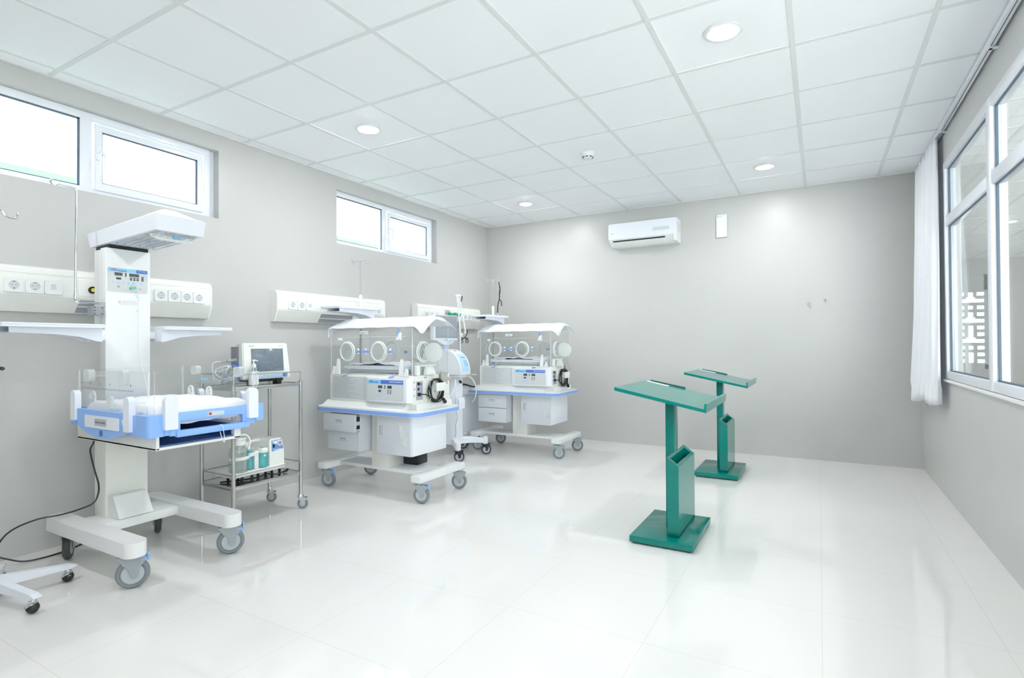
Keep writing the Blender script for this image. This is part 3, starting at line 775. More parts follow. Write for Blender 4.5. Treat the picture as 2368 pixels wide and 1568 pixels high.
    b.cyl((-3.40, 1.333, 1.42), (-3.40, 1.3365, 1.98), .0055, seg=12); b.cyl((-3.40, 1.3345, 1.64), (-3.40, 1.3345, 1.655), .007, seg=12)
    b.tube([(-3.40, 1.3365, 1.975), (-3.40, 1.330, 1.985), (-3.40, 1.30, 1.990), (-3.40, 1.27, 1.992), (-3.40, 1.258, 1.985), (-3.40, 1.243, 1.981), (-3.40, 1.230, 1.990), (-3.40, 1.227, 2.003), (-3.40, 1.237, 2.012)], .0045, 8)
    obj('drip_pole', b, 'chrome', T)
    b = MB(); b.box(-3.455, -3.385, 1.408, 1.455, 1.322, 1.372, .003); b.box(-3.49, -3.43, 1.44, 1.474, 1.332, 1.362, .003); cl = obj('pole_clamp', b, 'recess_grey', T)
    b = MB()
    for yy, zz in ((1.414, 1.364), (1.414, 1.347), (1.414, 1.330), (1.449, 1.364), (1.449, 1.330)): b.cyl((-3.385, yy, zz), (-3.382, yy, zz), .003, seg=10)
    obj('screw', b, 'black', cl)
    # --- instrument shelves either side
    accessory_shelf(T, -3.40, .98, 1.425, 1.262, 1.425)
    accessory_shelf(T, -3.44, 1.745, 2.165, 1.262, 1.745)
    b = MB(); b.box(-3.47, -3.40, 1.405, 1.475, 1.185, 1.245, .008); obj('shelf_hinge', b, 'white', T)
    b = MB(); b.box(-3.49, -3.44, 1.700, 1.755, 1.195, 1.24, .006); obj('shelf_hinge', b, 'white', T)
    # --- under-tray housing
    b = MB()
    b.box(-3.42, -2.655, 1.352, 1.772, .668, .682, .004).box(-3.42, -2.655, 1.352, 1.368, .668, .755, .003).box(-3.42, -2.655, 1.735, 1.772, .668, .755, .003).box(-3.42, -3.40, 1.36, 1.76, .668, .755)
    obj('tray_housing', b, 'warm_white', T)
    b = MB(); b.box(-3.38, -2.665, 1.370, 1.733, .684, .690).box(-3.39, -3.37, 1.37, 1.733, .684, .748).box(-3.39, -2.68, 1.7325, 1.7345, .684, .748).box(-3.39, -2.68, 1.369, 1.371, .684, .748); obj('cassette_tray', b, 'deep_blue', T)
    # --- cot deck
    zt = .838; zb = .755
    b = MB()
    b.box(-3.353, -2.653, 1.331, 1.861, .797, .812)                                  # deck floor
    # -y wall with its deep belly
    n = 14; xa, xb = -3.292, -2.800
    low = [(xa+(xb-xa)*i/n, .757-.052*math.sin(PI*i/n)**.8) for i in range(n+1)]
    b.prism([(-3.292, zt)]+low+[(-2.800, zt)], 1, 1.300, 1.318)
    b.box(-3.36, -2.66, 1.312, 1.332, .757, zt-.004, .004)
    b.box(-3.374, -3.330, 1.303, 1.36, .752, zt, .006); b.box(-3.345, -3.29, 1.316, 1.335, .76, .80)
    b.rrect(-2.745, -2.630, 1.303, 1.385, .735, zt-.003, .022)                    # near corner block
    b.box(-2.81, -2.735, 1.306, 1.33, .737, .832, .003)
    # +x wall with the long hand slot
    b.box(-2.650, -2.632, 1.44, 1.795, .795, zt, .004)
    b.box(-2.652, -2.618, 1.425, 1.800, .722, .755, .010)
    b.box(-2.650, -2.630, 1.40, 1.450, .730, zt, .006); b.box(-2.650, -2.630, 1.765, 1.810, .735, zt, .006)
    b.box(-2.650, -2.636, 1.38, 1.41, .735, .80, .004)
    b.rrect(-2.700, -2.626, 1.835, 1.892, .752, zt+.003, .018)
    b.box(-2.652, -2.636, 1.80, 1.84, .74, .80, .004)
    # far and rear walls
    b.box(-3.36, -2.66, 1.862, 1.880, .757, zt, .005); b.box(-3.374, -3.352, 1.32, 1.88, .757, zt, .005)
    deck = obj('cot_deck', b, 'blue', T)
    b = MB(); b.rrect(-3.205, -2.873, 1.2965, 1.3005, .752, .812, .006, axis=1); npl = obj('name_plate', b, 'cool_white', deck)
    b = MB(); b.box(-3.098, -2.985, 1.2945, 1.2966, .766, .799); obj('serial_sticker', b, 'label_grey', npl)
    text('INFANT WARMER', .0125, (-3.042, 1.2940, .782), 'y', 'text_grey', npl, align='CENTER')
    b = MB(); b.prism([(-2.850, .810), (-2.842, .810), (-2.824, .778), (-2.838, .778)], 1, 1.2985, 1.3002); obj('arrow_mark', b, 'white', deck)
    b = MB(); b.box(-3.060, -3.032, 1.2985, 1.3002, .716, .742); obj('notch', b, 'deep_blue', deck)
    b = MB(); b.box(-2.6325, -2.6310, 1.58, 1.665, .806, .826); st = obj('warning_label', b, 'panel_grey', deck)
    b = MB(); b.box(-2.6312, -2.6304, 1.585, 1.600, .810, .822); obj('warning_mark', b, 'red', st)
    # --- mattress
    b = MB()
    def mt(u, v):
        x = -3.325+.655*u; y = 1.345+.500*v
        e = min(u, 1-u, v, 1-v)
        z = .868+.016*math.sin(u*3.1)*math.sin(v*3.1)+.003*math.sin(u*21+v*9)+.002*math.sin(v*33)
        if e < .07: z -= (.07-e)**2*9
        return (x, y, z)
    b.solid_grid(mt, 36, 28, (0, 0, -.044))
    mo = obj('mattress', b, 'cloth', T, smooth=60)
    # --- clear side guards, clips, hooks
    zg = 1.034
    for (xa, xb, ya, yb) in ((-3.345, -2.672, 1.326, 1.334), (-2.660, -2.652, 1.345, 1.862), (-3.345, -2.672, 1.852, 1.860), (-3.356, -3.348, 1.340, 1.850)):
        b = MB(); b.box(xa, xb, ya, yb, .800, zg)
        for f_ in b.bm.faces:
            sx = max(v.co.x for v in f_.verts)-min(v.co.x for v in f_.verts); sy = max(v.co.y for v in f_.verts)-min(v.co.y for v in f_.verts); sz = max(v.co.z for v in f_.verts)-min(v.co.z for v in f_.verts)
            dims = sorted((sx, sy, sz))
            if dims[1] < .02: f_.material_index = 1
        g = obj('side_guard', b, ['acrylic', 'acrylic_edge'], T)
        if ya == 1.326:
            b = MB(); yy = 1.3255
            b.box(-3.315, -2.80, yy-.0006, yy, .9385, .9395)
            for k in range(61):
                xx = -3.312+k*.0085; b.box(xx-.0004, xx+.0004, yy-.0006, yy, .9395, .9395+(.010 if k % 5 == 0 else .006))
            obj('ruler_marks', b, 'text_grey', g)
            for k, s_ in enumerate(('10', '8', '6', '4', '2', '0')): text(s_, .017, (-3.318+k*.0985, yy-.0004, .966), 'y', 'text_grey', g, name='ruler_number')
        if ya == 1.852:
            b = MB(); b.box(-3.20, -2.80, 1.8510, 1.8516, .930, .931)
            for k in range(41): b.box(-3.20+k*.01, -3.1992+k*.01, 1.8510, 1.8516, .931, .938)
            obj('ruler_marks', b, 'text_grey', g)
            b = MB(); b.box(-3.16, -3.08, 1.8505, 1.8516, .955, .967); obj('blue_label', b, 'sky_blue', g)
    def clip(x, y, along, z0=.775, z1=.932, w_=.050):
        b = MB(); c = x if along == 'x' else y
        pts = [(c-w_/2+.004, z0), (c+w_/2-.004, z0), (c+w_/2, z0+.004)]+[(c+w_/2*math.cos(R_(t)), z1-w_/2+w_/2*math.sin(R_(t))) for t in range(0, 181, 15)]+[(c-w_/2, z0+.004)]
        d = y if along == 'x' else x
        b.prism(pts, 1 if along == 'x' else 0, d-.014, d+.014)
        obj('guard_clip', b, 'cool_white', T)
    clip(-3.318, 1.304, 'x', .778, .930); clip(-2.790, 1.304, 'x', .755, .918, .052)
    clip(-2.624, 1.398, 'y', .765, .925, .058); clip(-2.624, 1.815, 'y', .770, .930, .055)
    clip(-3.20, 1.874, 'x', .79, .90, .045); clip(-2.80, 1.874, 'x', .79, .90, .045)
    for x, y in ((-3.300, 1.372), (-3.22, 1.832), (-3.05, 1.838)):
        b = MB(); b.torus((x, y, .895), (0, 1, 0), .022, .006, 24, 8); b.cyl((x, y-.004, .895), (x, y+.004, .895), .010); b.box(x-.028, x+.028, y-.006, y+.006, .80, .885, .004); obj('latch_ring', b, 'milky', T)
    def tab(x0, x1, y0, y1, z0, z1, ax):
        b = MB(); b.rrect(x0, x1, y0, y1, z0, z1, .018, axis=ax); obj('guard_cap', b, 'frosted', T)
    tab(-3.270, -3.210, 1.316, 1.344, .975, zg+.003, 1); tab(-2.93, -2.87, 1.316, 1.344, .965, zg+.003, 1)
    tab(-3.24, -3.18, 1.842, 1.870, .985, zg+.003, 1); tab(-2.83, -2.77, 1.842, 1.870, .98, zg+.003, 1)
    b = MB()
    for zz in (1.002, .992, .982): b.tube([(-3.21, 1.338, zz+.02), (-3.352, 1.45, zz+.012), (-3.352, 1.60, zz+.012)], .0012, 5, smooth=False)
    obj('guard_cord', b, 'white', T)
    b = MB(); b.rrect(-3.02, -2.98, 1.314, 1.3255, .845, .912, .016, axis=1); obj('guard_cap', b, 'frosted', T)
    # string tied round the handle
    b = MB(); b.tube([(-2.612, 1.628, .757), (-2.608, 1.642, .752), (-2.610, 1.650, .71), (-2.612, 1.655, .676), (-2.613, 1.652, .668), (-2.611, 1.640, .69), (-2.610, 1.630, .722)], .0016, 6)
    obj('tie_string', b, 'cloth', T)
    # --- casters
    a = math.atan2(.88, .47)
    caster(T, -2.872, 1.335, .160, .070, .034, a, brake='blue'); caster(T, -2.862, 1.822, .160, .070, .034, a, brake='blue')
    caster(T, -3.555, 1.822, .160, .070, .034, PI-.42, mats=('caster_grey', 'dark_tyre', 'hub_grey'))
    caster(T, -3.545, 1.357, .160, .070, .034, PI-.55, mats=('caster_grey', 'dark_tyre', 'hub_grey'))
    return T
warmer()

# black mains cords by the warmer
b = MB(); b.tube([(-3.33, 1.40, .70), (-3.345, 1.392, .64), (-3.36, 1.385, .60), (-3.35, 1.40, .50), (-3.34, 1.415, .42), (-3.36, 1.42, .36), (-3.44, 1.43, .30), (-3.55, 1.40, .255), (-3.58, 1.34, .243), (-3.62, 1.24, .235), (-3.60, 1.12, .20), (-3.52, 1.03, .10), (-3.42, .98, .012), (-3.30, .90, .006)], .0042, 8)
tag(obj('power_cord', b, 'black'), 'black power cord draped from the warmer down over its foot to the floor', 'cable')
b = MB(); b.tube([(-3.72, .70, .006), (-3.76, .95, .08), (-3.77, 1.05, .10), (-3.72, 1.15, .045), (-3.70, 1.22, .01), (-3.68, 1.30, .006), (-3.69, 1.40, .006), (-3.74, 1.50, .006), (-3.80, 1.56, .006)], .0042, 8)
tag(obj('power_cord', b, 'black'), 'black cable lying along the foot of the wall behind the warmer wheel', 'cable')

# ================================================================== DRIP STAND, mostly out of frame at the left
def drip_stand():
    cx, cy = -3.245, .955
    T = thing('drip_stand', 'white five-star wheeled drip stand at the bottom left edge', 'stand', (cx, cy, 0))
    b = MB(); b.cyl((cx, cy, .06), (cx, cy, .13), .032); obj('hub', b, 'cool_white', T)
    for k in range(5):
        a = R_(84+72*k); d = Vector((math.cos(a), math.sin(a), 0)); n = Vector((-d.y, d.x, 0)); L = .305
        b = MB(); w0 = .017
        pr = [(0.0, .068), (.02, .118), (L-.02, .085), (L+.012, .072), (L-.02, .064)]
        A = [b.bm.verts.new(Vector((cx, cy, z))+d*t-n*w0) for t, z in pr]; B = [b.bm.verts.new(Vector((cx, cy, z))+d*t+n*w0) for t, z in pr]
        b.bm.faces.new(A); b.bm.faces.new(B[::-1])
        for i in range(5): b.bm.faces.new((A[i], A[(i+1) % 5], B[(i+1) % 5], B[i]))
        leg = obj('leg', b, 'cool_white', T, smooth=10)
        e = Vector((cx, cy, 0))+d*(L-.025)
        b = MB(); b.cyl((e.x, e.y, .040), (e.x, e.y, .070), .006); b.cyl((e.x, e.y, .050), (e.x, e.y, .054), .014).cyl((e.x, e.y, .058), (e.x, e.y, .062), .013)
        b.lathe([(0, .0275), (.012, .0255), (.021, .019), (.0265, .008)], (e.x, e.y, .024), (-.55, -.30, 1)); b.cyl((e.x, e.y, .04), (e.x+.02*d.y, e.y-.02*d.x, .03), .008)
        cs = obj('caster', b, 'chrome', T)
        cc = e
        b = MB(); b.lathe([(0, -.0245), (.012, -.0215), (.021, -.0125), (.0245, 0), (.021, .0125), (.012, .0215), (0, .0245)], (cc.x, cc.y, .0246), (d.y, -d.x, 0.2)); obj('ball_wheel', b, 'black', cs)
    b = MB(); b.cyl((cx, cy, .12), (cx, cy, 1.72), .011); obj('pole', b, 'chrome', T)
    b = MB(); b.cyl((cx-.02, cy+.012, 1.055), (cx+.02, cy+.012, 1.055), .016); b.cyl((cx, cy, 1.03), (cx, cy, 1.08), .017); b.tube([(cx+.018, cy+.01, 1.055), (cx+.03, cy+.028, 1.056), (cx+.03, cy+.034, 1.052)], .008); obj('clamp_knob', b, 'black', T)
    b = MB(); b.tube([(cx, cy, 1.70), (cx, cy+.004, 1.765), (cx, cy+.02, 1.782), (cx, cy+.035, 1.776), (cx, cy+.048, 1.757), (cx, cy+.066, 1.748), (cx, cy+.086, 1.752), (cx, cy+.092, 1.768), (cx, cy+.088, 1.778)], .0042, 8)
    b.tube([(cx, cy, 1.70), (cx, cy-.004, 1.765), (cx, cy-.03, 1.780), (cx, cy-.06, 1.752), (cx, cy-.086, 1.752), (cx, cy-.09, 1.775)], .0042, 8); obj('bottle_hook', b, 'chrome', T)
drip_stand()

# ================================================================== INCUBATORS
def incubator():
    ox, oy = -3.0, 3.33
    T = thing('infant_incubator', 'clear-sided infant incubator with one drawer ajar, second unit from the left', 'incubator', (ox, oy, 0), 'infant incubators on wheeled cabinets')
    # chassis
    b = MB()
    for x0, x1 in ((-3.562, -3.470), (-2.588, -2.492)): b.box(x0, x1, 3.045, 3.610, .152, .205, .010)
    b.box(-3.48, -2.58, 3.20, 3.43, .165, .192, .004)
    obj('chassis', b, 'white', T)
    b = MB(); b.box(-3.115, -2.935, 3.20, 3.40, .19, .64, .005); obj('column', b, 'warm_white', T)
    b = MB(); b.box(-2.930, -2.790, 3.37, 3.50, .193, .300, .004); obj('pump_box', b, 'black', T)
    a = R_(20)
    caster(T, -3.520, 3.10, .155, .062, .030, R_(15), brake='blue'); caster(T, -2.540, 3.085, .155, .062, .030, R_(20), brake='blue')
    caster(T, -3.505, 3.562, .155, .062, .030, R_(30)); caster(T, -2.535, 3.548, .155, .062, .030, R_(25))
    # left drawer cabinet
    b = MB(); b.box(-3.462, -3.130, 3.092, 3.50, .318, .620, .003); obj('drawer_cabinet', b, 'cabinet_grey', T)
    def drawer(z0, z1, dy):
        b = MB(); b.box(-3.470, -3.122, 3.074+dy, 3.092+dy, z0, z1, .003); d = obj('drawer', b, 'cabinet_grey', T)
        if dy < 0:
            b = MB(); b.box(-3.455, -3.135, 3.092+dy, 3.095, z0+.010, z1-.03); b.m(1).box(-3.1352, -3.1335, 3.092+dy, 3.094, z0+.02, z0+.05).box(-3.1352, -3.1335, 3.092+dy, 3.094, z0+.08, z1-.02); obj('drawer_side', b, ['cabinet_grey', 'black'], d)
        b = MB(); xm = -3.30; zm = (z0+z1)/2+.01
        b.box(xm-.032, xm+.032, 3.0725+dy, 3.0745+dy, zm-.012, zm+.012, .001); h = obj('handle', b, 'lilac_grey', d)
        b = MB(); b.box(xm-.026, xm+.026, 3.0715+dy, 3.0727+dy, zm-.009, zm+.001); obj('finger_pull', b, 'panel_grey', h)
        return d
    up = drawer(.475, .612, -.045); drawer(.320, .470, 0)
    # right cabinet
    b = MB(); b.box(-2.945, -2.608, 3.098, 3.512, .325, .625, .003); cb = obj('side_cabinet', b, 'cool_white', T)
    b = MB(); b.box(-2.945, -2.612, 3.080, 3.098, .327, .622, .003); d = obj('cabinet_door', b, 'cabinet_grey', T)
    b = MB(); b.box(-2.915, -2.885, 3.0785, 3.081, .470, .540, .001); h = obj('handle', b, 'lilac_grey', d)
    b = MB(); b.box(-2.902, -2.889, 3.0775, 3.079, .475, .535); obj('finger_pull', b, 'panel_grey', h)
    # table
    b = MB(); b.rrect(-3.562, -2.505, 3.015, 3.585, .625, .668, .075)
    tb = obj('table_top', b, 'white', T)
    b = MB(); b.rrect(-3.567, -2.500, 3.010, 3.590, .630, .657, .079); obj('bumper_rail', b, 'edge_blue', tb)
    b = MB(); b.prism([(3.030, .668), (3.100, .712), (3.12, .712), (3.12, .668)], 0, -3.500, -2.655)
    b.prism([(3.12, .668), (3.12, .712), (3.56, .712), (3.56, .668)], 0, -3.470, -2.588); obj('sloped_ledge', b, 'white', T)
    # base unit
    b = MB(); b.box(-3.462, -2.600, 3.092, 3.548, .708, .922, .004)
    bu = obj('base_unit', b, 'warm_white', T)
    b = MB(); b.box(-3.440, -3.06, 3.0895, 3.0925, .728, .905); lp = obj('instruction_plate', b, 'panel_grey', bu)
    b = MB()
    for k in range(17):
        L = random.uniform(.16, .33); b.box(-3.425, -3.425+L, 3.0888, 3.0896, .893-k*.0098, .8945-k*.0098)
    obj('print', b, 'text_grey', lp)
    # control unit
    b = MB(); b.prism([(-3.055, 3.092), (-3.040, 3.062), (-3.00, 3.042), (-2.615, 3.042), (-2.590, 3.070), (-2.590, 3.092)], 2, .726, .903)
    cu = obj('control_unit', b, 'cool_white', T, smooth=20)
    b = MB(); b.box(-2.995, -2.640, 3.0395, 3.0425, .738, .893); pn = obj('control_panel', b, 'panel_grey', cu)
    f = 3.0395; gx_ = -2.99; W = .345; gz = .891; Hh = .150
    def R(u0, u1, v0, v1, m, nm):
        b = MB(); b.box(gx_+u0*W, gx_+u1*W, f-.001, f, gz-v1*Hh, gz-v0*Hh); return obj(nm, b, m, pn)
    R(0, .37, .01, .20, 'sky_blue', 'header_band'); R(.37, 1, .01, .20, 'royal_blue', 'header_band')
    R(.29, .41, .28, .42, 'dark_display', 'display'); R(.56, .68, .28, .42, 'dark_display', 'display'); R(.475, .495, .26, .44, 'dark_display', 'bar_display'); R(.30, .37, .50, .61, 'dark_display', 'display')
    for u in (.56, .63):
        for v in (.50, .575, .65): R(u, u+.036, v, v+.035, 'black', 'indicator')
    for u, v in ((.255, .80), (.325, .80), (.395, .80), (.60, .80), (.255, .555), (.41, .555)):
        b = MB(); b.cyl((gx_+u*W, f, gz-v*Hh), (gx_+u*W, f-.0016, gz-v*Hh), .0075 if v > .7 else .0055); obj('push_button', b, 'button_blue', pn)
    text('GEA', .021, (gx_+.03*W, f-.0014, gz-.10*Hh), 'y', 'navy', pn, stretch=1.0)
    text('medical', .0145, (gx_+.165*W, f-.0014, gz-.115*Hh), 'y', 'royal_blue', pn)
    text('INFANT INCUBATOR', .0135, (gx_+.985*W, f-.0014, gz-.095*Hh), 'y', 'text_light', pn, align='RIGHT', stretch=.98)
    # service end (+x)
    e = -2.600
    b = MB(); b.box(e, e+.003, 3.130, 3.205, .740, .880, .001); pp = obj('mains_plate', b, 'lilac_grey', bu)
    b = MB(); b.box(e+.003, e+.006, 3.142, 3.165, .850, .872).box(e+.003, e+.006, 3.145, 3.162, .812, .832).box(e+.003, e+.018, 3.143, 3.168, .770, .795, .003); b.m(1).box(e+.003, e+.006, 3.167, 3.190, .852, .866); obj('mains_switch', b, ['black', 'royal_blue'], pp)
    b = MB()
    for zz in (.775, .825, .875): b.cyl((e, 3.105, zz), (e+.008, 3.105, zz), .007, seg=12)
    obj('sensor_port', b, 'label_grey', bu)
    b = MB(); b.box(e, e+.004, 3.225, 3.250, .900, .908); obj('blue_mark', b, 'knob_blue', bu)
    cyy, czz = 3.335, .815
    b = MB()
    for k in range(6):
        rr = .074+.0045*(k % 3); pts = []
        for i in range(24):
            t = 2*PI*i/24; pts.append((e+.012+.006*k+.004*math.sin(3*t+k), cyy+(rr)*math.cos(t)*1.05+.004*math.sin(k*2.), czz-.012+(rr+.006)*math.sin(t)+.005*math.cos(k*1.7)))
        b.tube(pts, .0042, 6, True, False)
    b.tube([(e+.018, 3.165, .782), (e+.035, 3.20, .780), (e+.035, 3.235, .762), (e+.028, 3.285, .742), (e+.022, 3.32, .735)], .0045, 7)
    b.tube([(e+.030, 3.39, .755), (e+.036, 3.405, .735), (e+.036, 3.42, .72)], .005, 7); b.cyl((e+.036, 3.415, .728), (e+.036, 3.440, .700), .012, .016, seg=12)
    obj('mains_cable', b, 'black', bu)
    b = MB(); b.box(e, e+.055, 3.310, 3.420, .800, .855, .004); b.box(e+.052, e+.060, 3.30, 3.425, .795, .860, .003); obj('cable_holder', b, 'white', bu)
    b = MB(); b.box(e, e+.006, 3.44, 3.53, .770, .905, .002); obj('rating_plate', b, 'white', bu)
    b = MB(); b.box(e, e+.012, 3.345, 3.560, .868, .892, .003).box(e+.012, e+.028, 3.405, 3.460, .815, .940, .004).box(e+.004, e+.020, 3.43, 3.50, .84, .932, .004); bk = obj('pole_bracket', b, 'satin_metal', bu)
    b = MB()
    for yy, zz in ((3.432, .83), (3.432, .875), (3.445, .925)): b.cyl((e+.028, yy, zz), (e+.032, yy, zz), .005, seg=10)
    obj('screw', b, 'chrome', bk)
    # clear canopy: front, sloped roof, back and end walls
    xl, xr = -3.458, -2.604; y0, y1 = 3.096, 3.540; z0 = .922; zf = 1.280; zr = 1.362
    t = .006
    def sheet(polys, nm='canopy_wall'):
        b = MB()
        for fn in polys: fn(b)
        for f_ in b.bm.faces:
            ds = sorted((max(v.co[i] for v in f_.verts)-min(v.co[i] for v in f_.verts)) for i in range(3))
            if ds[1] < .012: f_.material_index = 1
        return obj(nm, b, ['acrylic', 'acrylic_edge'], T)
    fw = sheet([lambda b: b.box(xl, xr, y0, y0+t, z0, zf)])
    sheet([lambda b: b.box(xl, xr, y1-t, y1, z0, 1.295)])
    prof = [(y0, z0), (y1, z0), (y1, 1.295), (3.40, zr), (3.30, zr), (y0, zf)]
    sheet([lambda b: b.prism(prof, 0, xr-t, xr)]); sheet([lambda b: b.prism(prof, 0, xl, xl+t)])
    b = MB()
    for (ya, za), (yb, zb_) in (((y0, zf), (3.30, zr)), ((3.30, zr), (3.40, zr)), ((3.40, zr), (y1, 1.295))):
        b.prism([(ya, za), (yb, zb_), (yb, zb_+t), (ya, za+t)], 0, xl, xr)
    obj('canopy_roof', b, ['acrylic'], T)
    b = MB()
    for x in (xl+.003, xr-.003): b.cyl((x, y0+.003, z0), (x, y0+.003, zf), .0035, seg=8); b.cyl((x, y1-.003, z0), (x, y1-.003, 1.29), .003, seg=8)
    b.cyl((-3.38, y0-.003, 1.215), (-2.66, y0-.003, 1.215), .0015, seg=6)
    obj('canopy_edge', b, 'acrylic_edge', T)
    # hand ports
    def port(c, n, rot_open=False, back=False):
        c = Vector(c); n = Vector(n); s_ = n.cross(Vector((0, 0, 1)))
        b = MB(); b.torus(c+n*.006, n, .075, .0062, 36, 10); r = obj('hand_port', b, 'milky', T)
        b = MB(); b.torus(c+n*.018, n, .068, .0035, 36, 8); obj('port_gasket', b, 'white', r)
        b = MB(); b.lathe([(0, 0), (.062, 0), (.066, .004), (.062, .006), (0, .006)], c+n*.012, n); obj('port_door', b, 'acrylic', r)
        return r
    for px in (-3.262, -2.930):
        port((px, y0, 1.102), (0, -1, 0)); 
    for px in (-3.215, -2.905):
        port((px, y1, 1.102), (0, 1, 0))
    port((xr, 3.215, 1.100), (1, 0, 0)); 
    b = MB(); b.lathe([(0, -.012), (.055, -.010), (.066, -.002), (.070, .004), (.060, .008), (.030, .012), (0, .012)], (xr+.085, 3.235, 1.094), (.35, -.94, 0)); b.torus((xr+.085, 3.235, 1.094), (.35, -.94, 0), .069, .005)
    sd = obj('side_port_door', b, 'frosted', T)
    b = MB(); b.lathe([(.02, 0), (.062, 0), (.068, .006), (.05, .02), (.02, .03), (0, .03)], (xl-.01, 3.30, 1.094), (-1, 0, 0)); obj('sleeve_port', b, 'frosted', T)
    # blue latches
    for x0_, x1_ in ((-3.160, -3.130), (-3.100, -3.030), (-2.830, -2.795)):
        b = MB(); b.box(x0_, x1_, y0-.016, y0-.004, 1.092, 1.112, .003); l = obj('port_latch', b, 'edge_blue', T)
        b = MB(); b.box((x0_+x1_)/2-.010, (x0_+x1_)/2+.010, y0-.012, y0-.002, 1.082, 1.126, .003); obj('latch_base', b, 'white', l)
    for px in (-3.06, -2.86):
        b = MB(); b.box(px-.014, px+.014, y1+.004, y1+.014, 1.082, 1.102, .003); obj('port_latch', b, 'edge_blue', T)
    # roof sensor and label, knob
    b = MB(); b.box(-3.135, -3.052, y0-.003, y0, 1.238, 1.262, .001); lb = obj('white_label', b, 'milky', T)
    b = MB(); b.box(-3.125, -3.060, y0-.0036, y0-.003, 1.2495, 1.2525).box(-3.120, -3.070, y0-.0036, y0-.003, 1.243, 1.245); obj('print', b, 'text_grey', lb)
    b = MB(); b.box(-2.735, -2.700, y0-.016, y0-.002, 1.185, 1.245, .006).cyl((-2.728, y0-.03, 1.200), (-2.728, y0, 1.200), .012); k = obj('humidity_valve', b, 'white', T)
    b = MB(); b.cyl((-2.728, y0-.012, 1.235), (-2.728, y0-.012, 1.275), .010); obj('valve_knob', b, 'edge_blue', k)
    b = MB(); b.cyl((-3.352, y0-.014, 1.198), (-3.322, y0-.006, 1.198), .011); obj('sensor_cap', b, 'white', T)
    # inner bed
    b = MB(); b.box(-3.370, -2.720, 3.150, 3.490, .958, .990, .008); b.box(-3.33, -2.76, 3.18, 3.46, .935, .958, .003); obj('mattress_tray', b, 'cool_white', T)
    b = MB()
    def sh(u, v):
        x = -3.33+.56*u; y = 3.17+.30*v
        z = .998+.020*max(0, math.sin(u*PI*1.0))*(.4+.6*math.sin(v*2.5+u*3)**2)+.010*max(0, math.sin(u*14+v*4))*math.exp(-3*u)+.004*math.sin(u*25+v*11)
        return (x, y, z)
    b.solid_grid(sh, 40, 20, (0, 0, -.010)); obj('folded_sheet', b, 'lilac_cloth', T, smooth=60)
    b = MB(); b.box(-3.40, -2.68, 3.14, 3.50, .9225, .930); b.m(1)
    b.box(-3.25, -2.98, 3.16, 3.40, .930, .940, .002); obj('heater_deck', b, ['panel_grey', 'label_grey'], T)
    # canopy props
    for px, zz in ((-3.360, 1.045), (-3.405, .985), (-2.700, 1.045), (-2.655, .975)):
        b = MB(); b.prism([(px-.022, .922), (px+.018, .922), (px+.016, zz-.02), (px+.010, zz), (px-.002, zz), (px-.006, zz-.02)], 1, y0-.022, y0-.004); obj('canopy_prop', b, 'white', T)
    # tilt cranks
    for px in (-3.258, -2.770):
        b = MB(); b.tube([(px, y0-.002, .938), (px, y0-.02, .935), (px+.002, y0-.022, .922), (px-.004, y0-.024, .914)], .0035, 6); c_ = obj('tilt_crank', b, 'chrome', T)
        b = MB(); b.cyl((px-.038, y0-.026, .908), (px+.004, y0-.026, .914), .0065); obj('crank_grip', b, 'edge_blue', c_)
    # inner end fittings
    b = MB(); b.box(-2.690, -2.640, 3.18, 3.46, .925, 1.02, .004).box(-2.665, -2.655, 3.14, 3.50, 1.018, 1.022); obj('air_baffle', b, 'frosted', T)
    b = MB(); b.tube([(-2.66, 3.40, 1.02), (-2.66, 3.40, 1.06), (-2.68, 3.38, 1.075), (-2.72, 3.37, 1.06)], .008, 8); b.box(xr, xr+.012, 3.18, 3.36, .99, 1.0, .002); b.prism([(3.22, .925), (3.34, .925), (3.30, .99), (3.24, .99)], 0, xr, xr+.03); obj('sensor_module', b, 'milky', T)
    b = MB(); b.rrect(xr+.0, xr+.02, 3.12, 3.16, .925, 1.0, .006, axis=0); obj('hose_port', b, 'milky', T)
    # white cloth over the roof
    b = MB()
    def cl(u, v):
        x = -3.478+.968*u; s = v
        if s < .42: yy = 3.088+(3.30-3.088)*s/.42; z = 1.287+(1.372-1.287)*s/.42
        elif s < .66: yy = 3.30+.11*(s-.42)/.24; z = 1.372
        else: yy = 3.41+.14*(s-.66)/.34; z = 1.372-.070*(s-.66)/.34
        if u > .905:
            k = (u-.905)/.095
            z -= (.034+.030*math.exp(-((s-.07)/.07)**2)-.014*math.exp(-((s-.34)/.14)**2)+.016*max(0, s-.55))*k**1.6; x = -3.478+.968*.905+(x-(-3.478+.968*.905))*(1-.25*k)+.004
            yy += .012*k*math.sin(s*9)
        if u < .012: z -= .0
        return (x, yy, z+.0015*math.sin(u*30+v*12))
    b.solid_grid(cl, 64, 30, (0, 0, .0016)); cv = obj('dust_cloth', b, 'thin_cloth', T, smooth=50)
    b = MB(); 
    def fl(u, v):   # flap hanging at the left end
        yy = 3.088+.30*u; top = 1.287+min(1, u*.30/.212)*(.085); drop = .075*(1-u)**1.2
        return (-3.4795-.002*v, yy, top-drop*v)
    b.solid_grid(fl, 14, 4, (-.0015, 0, 0)); obj('cloth_flap', b, 'thin_cloth', cv)
    # drip pole with tray
    px, py = -3.548, 3.515
    b = MB(); b.cyl((px, py, .668), (px, py, 1.30), .010, seg=12); b.cyl((px, py, 1.30), (px, py, 1.90), .0055, seg=10)
    pol = obj('drip_pole', b, 'pole_metal', T)
    b = MB(); b.cyl((px, py, 1.49), (px, py, 1.56), .013).lathe([(.015, 0), (.016, .03), (.010, .045), (0, .05)], (px, py, 1.555)); obj('pole_collar', b, 'white', pol)
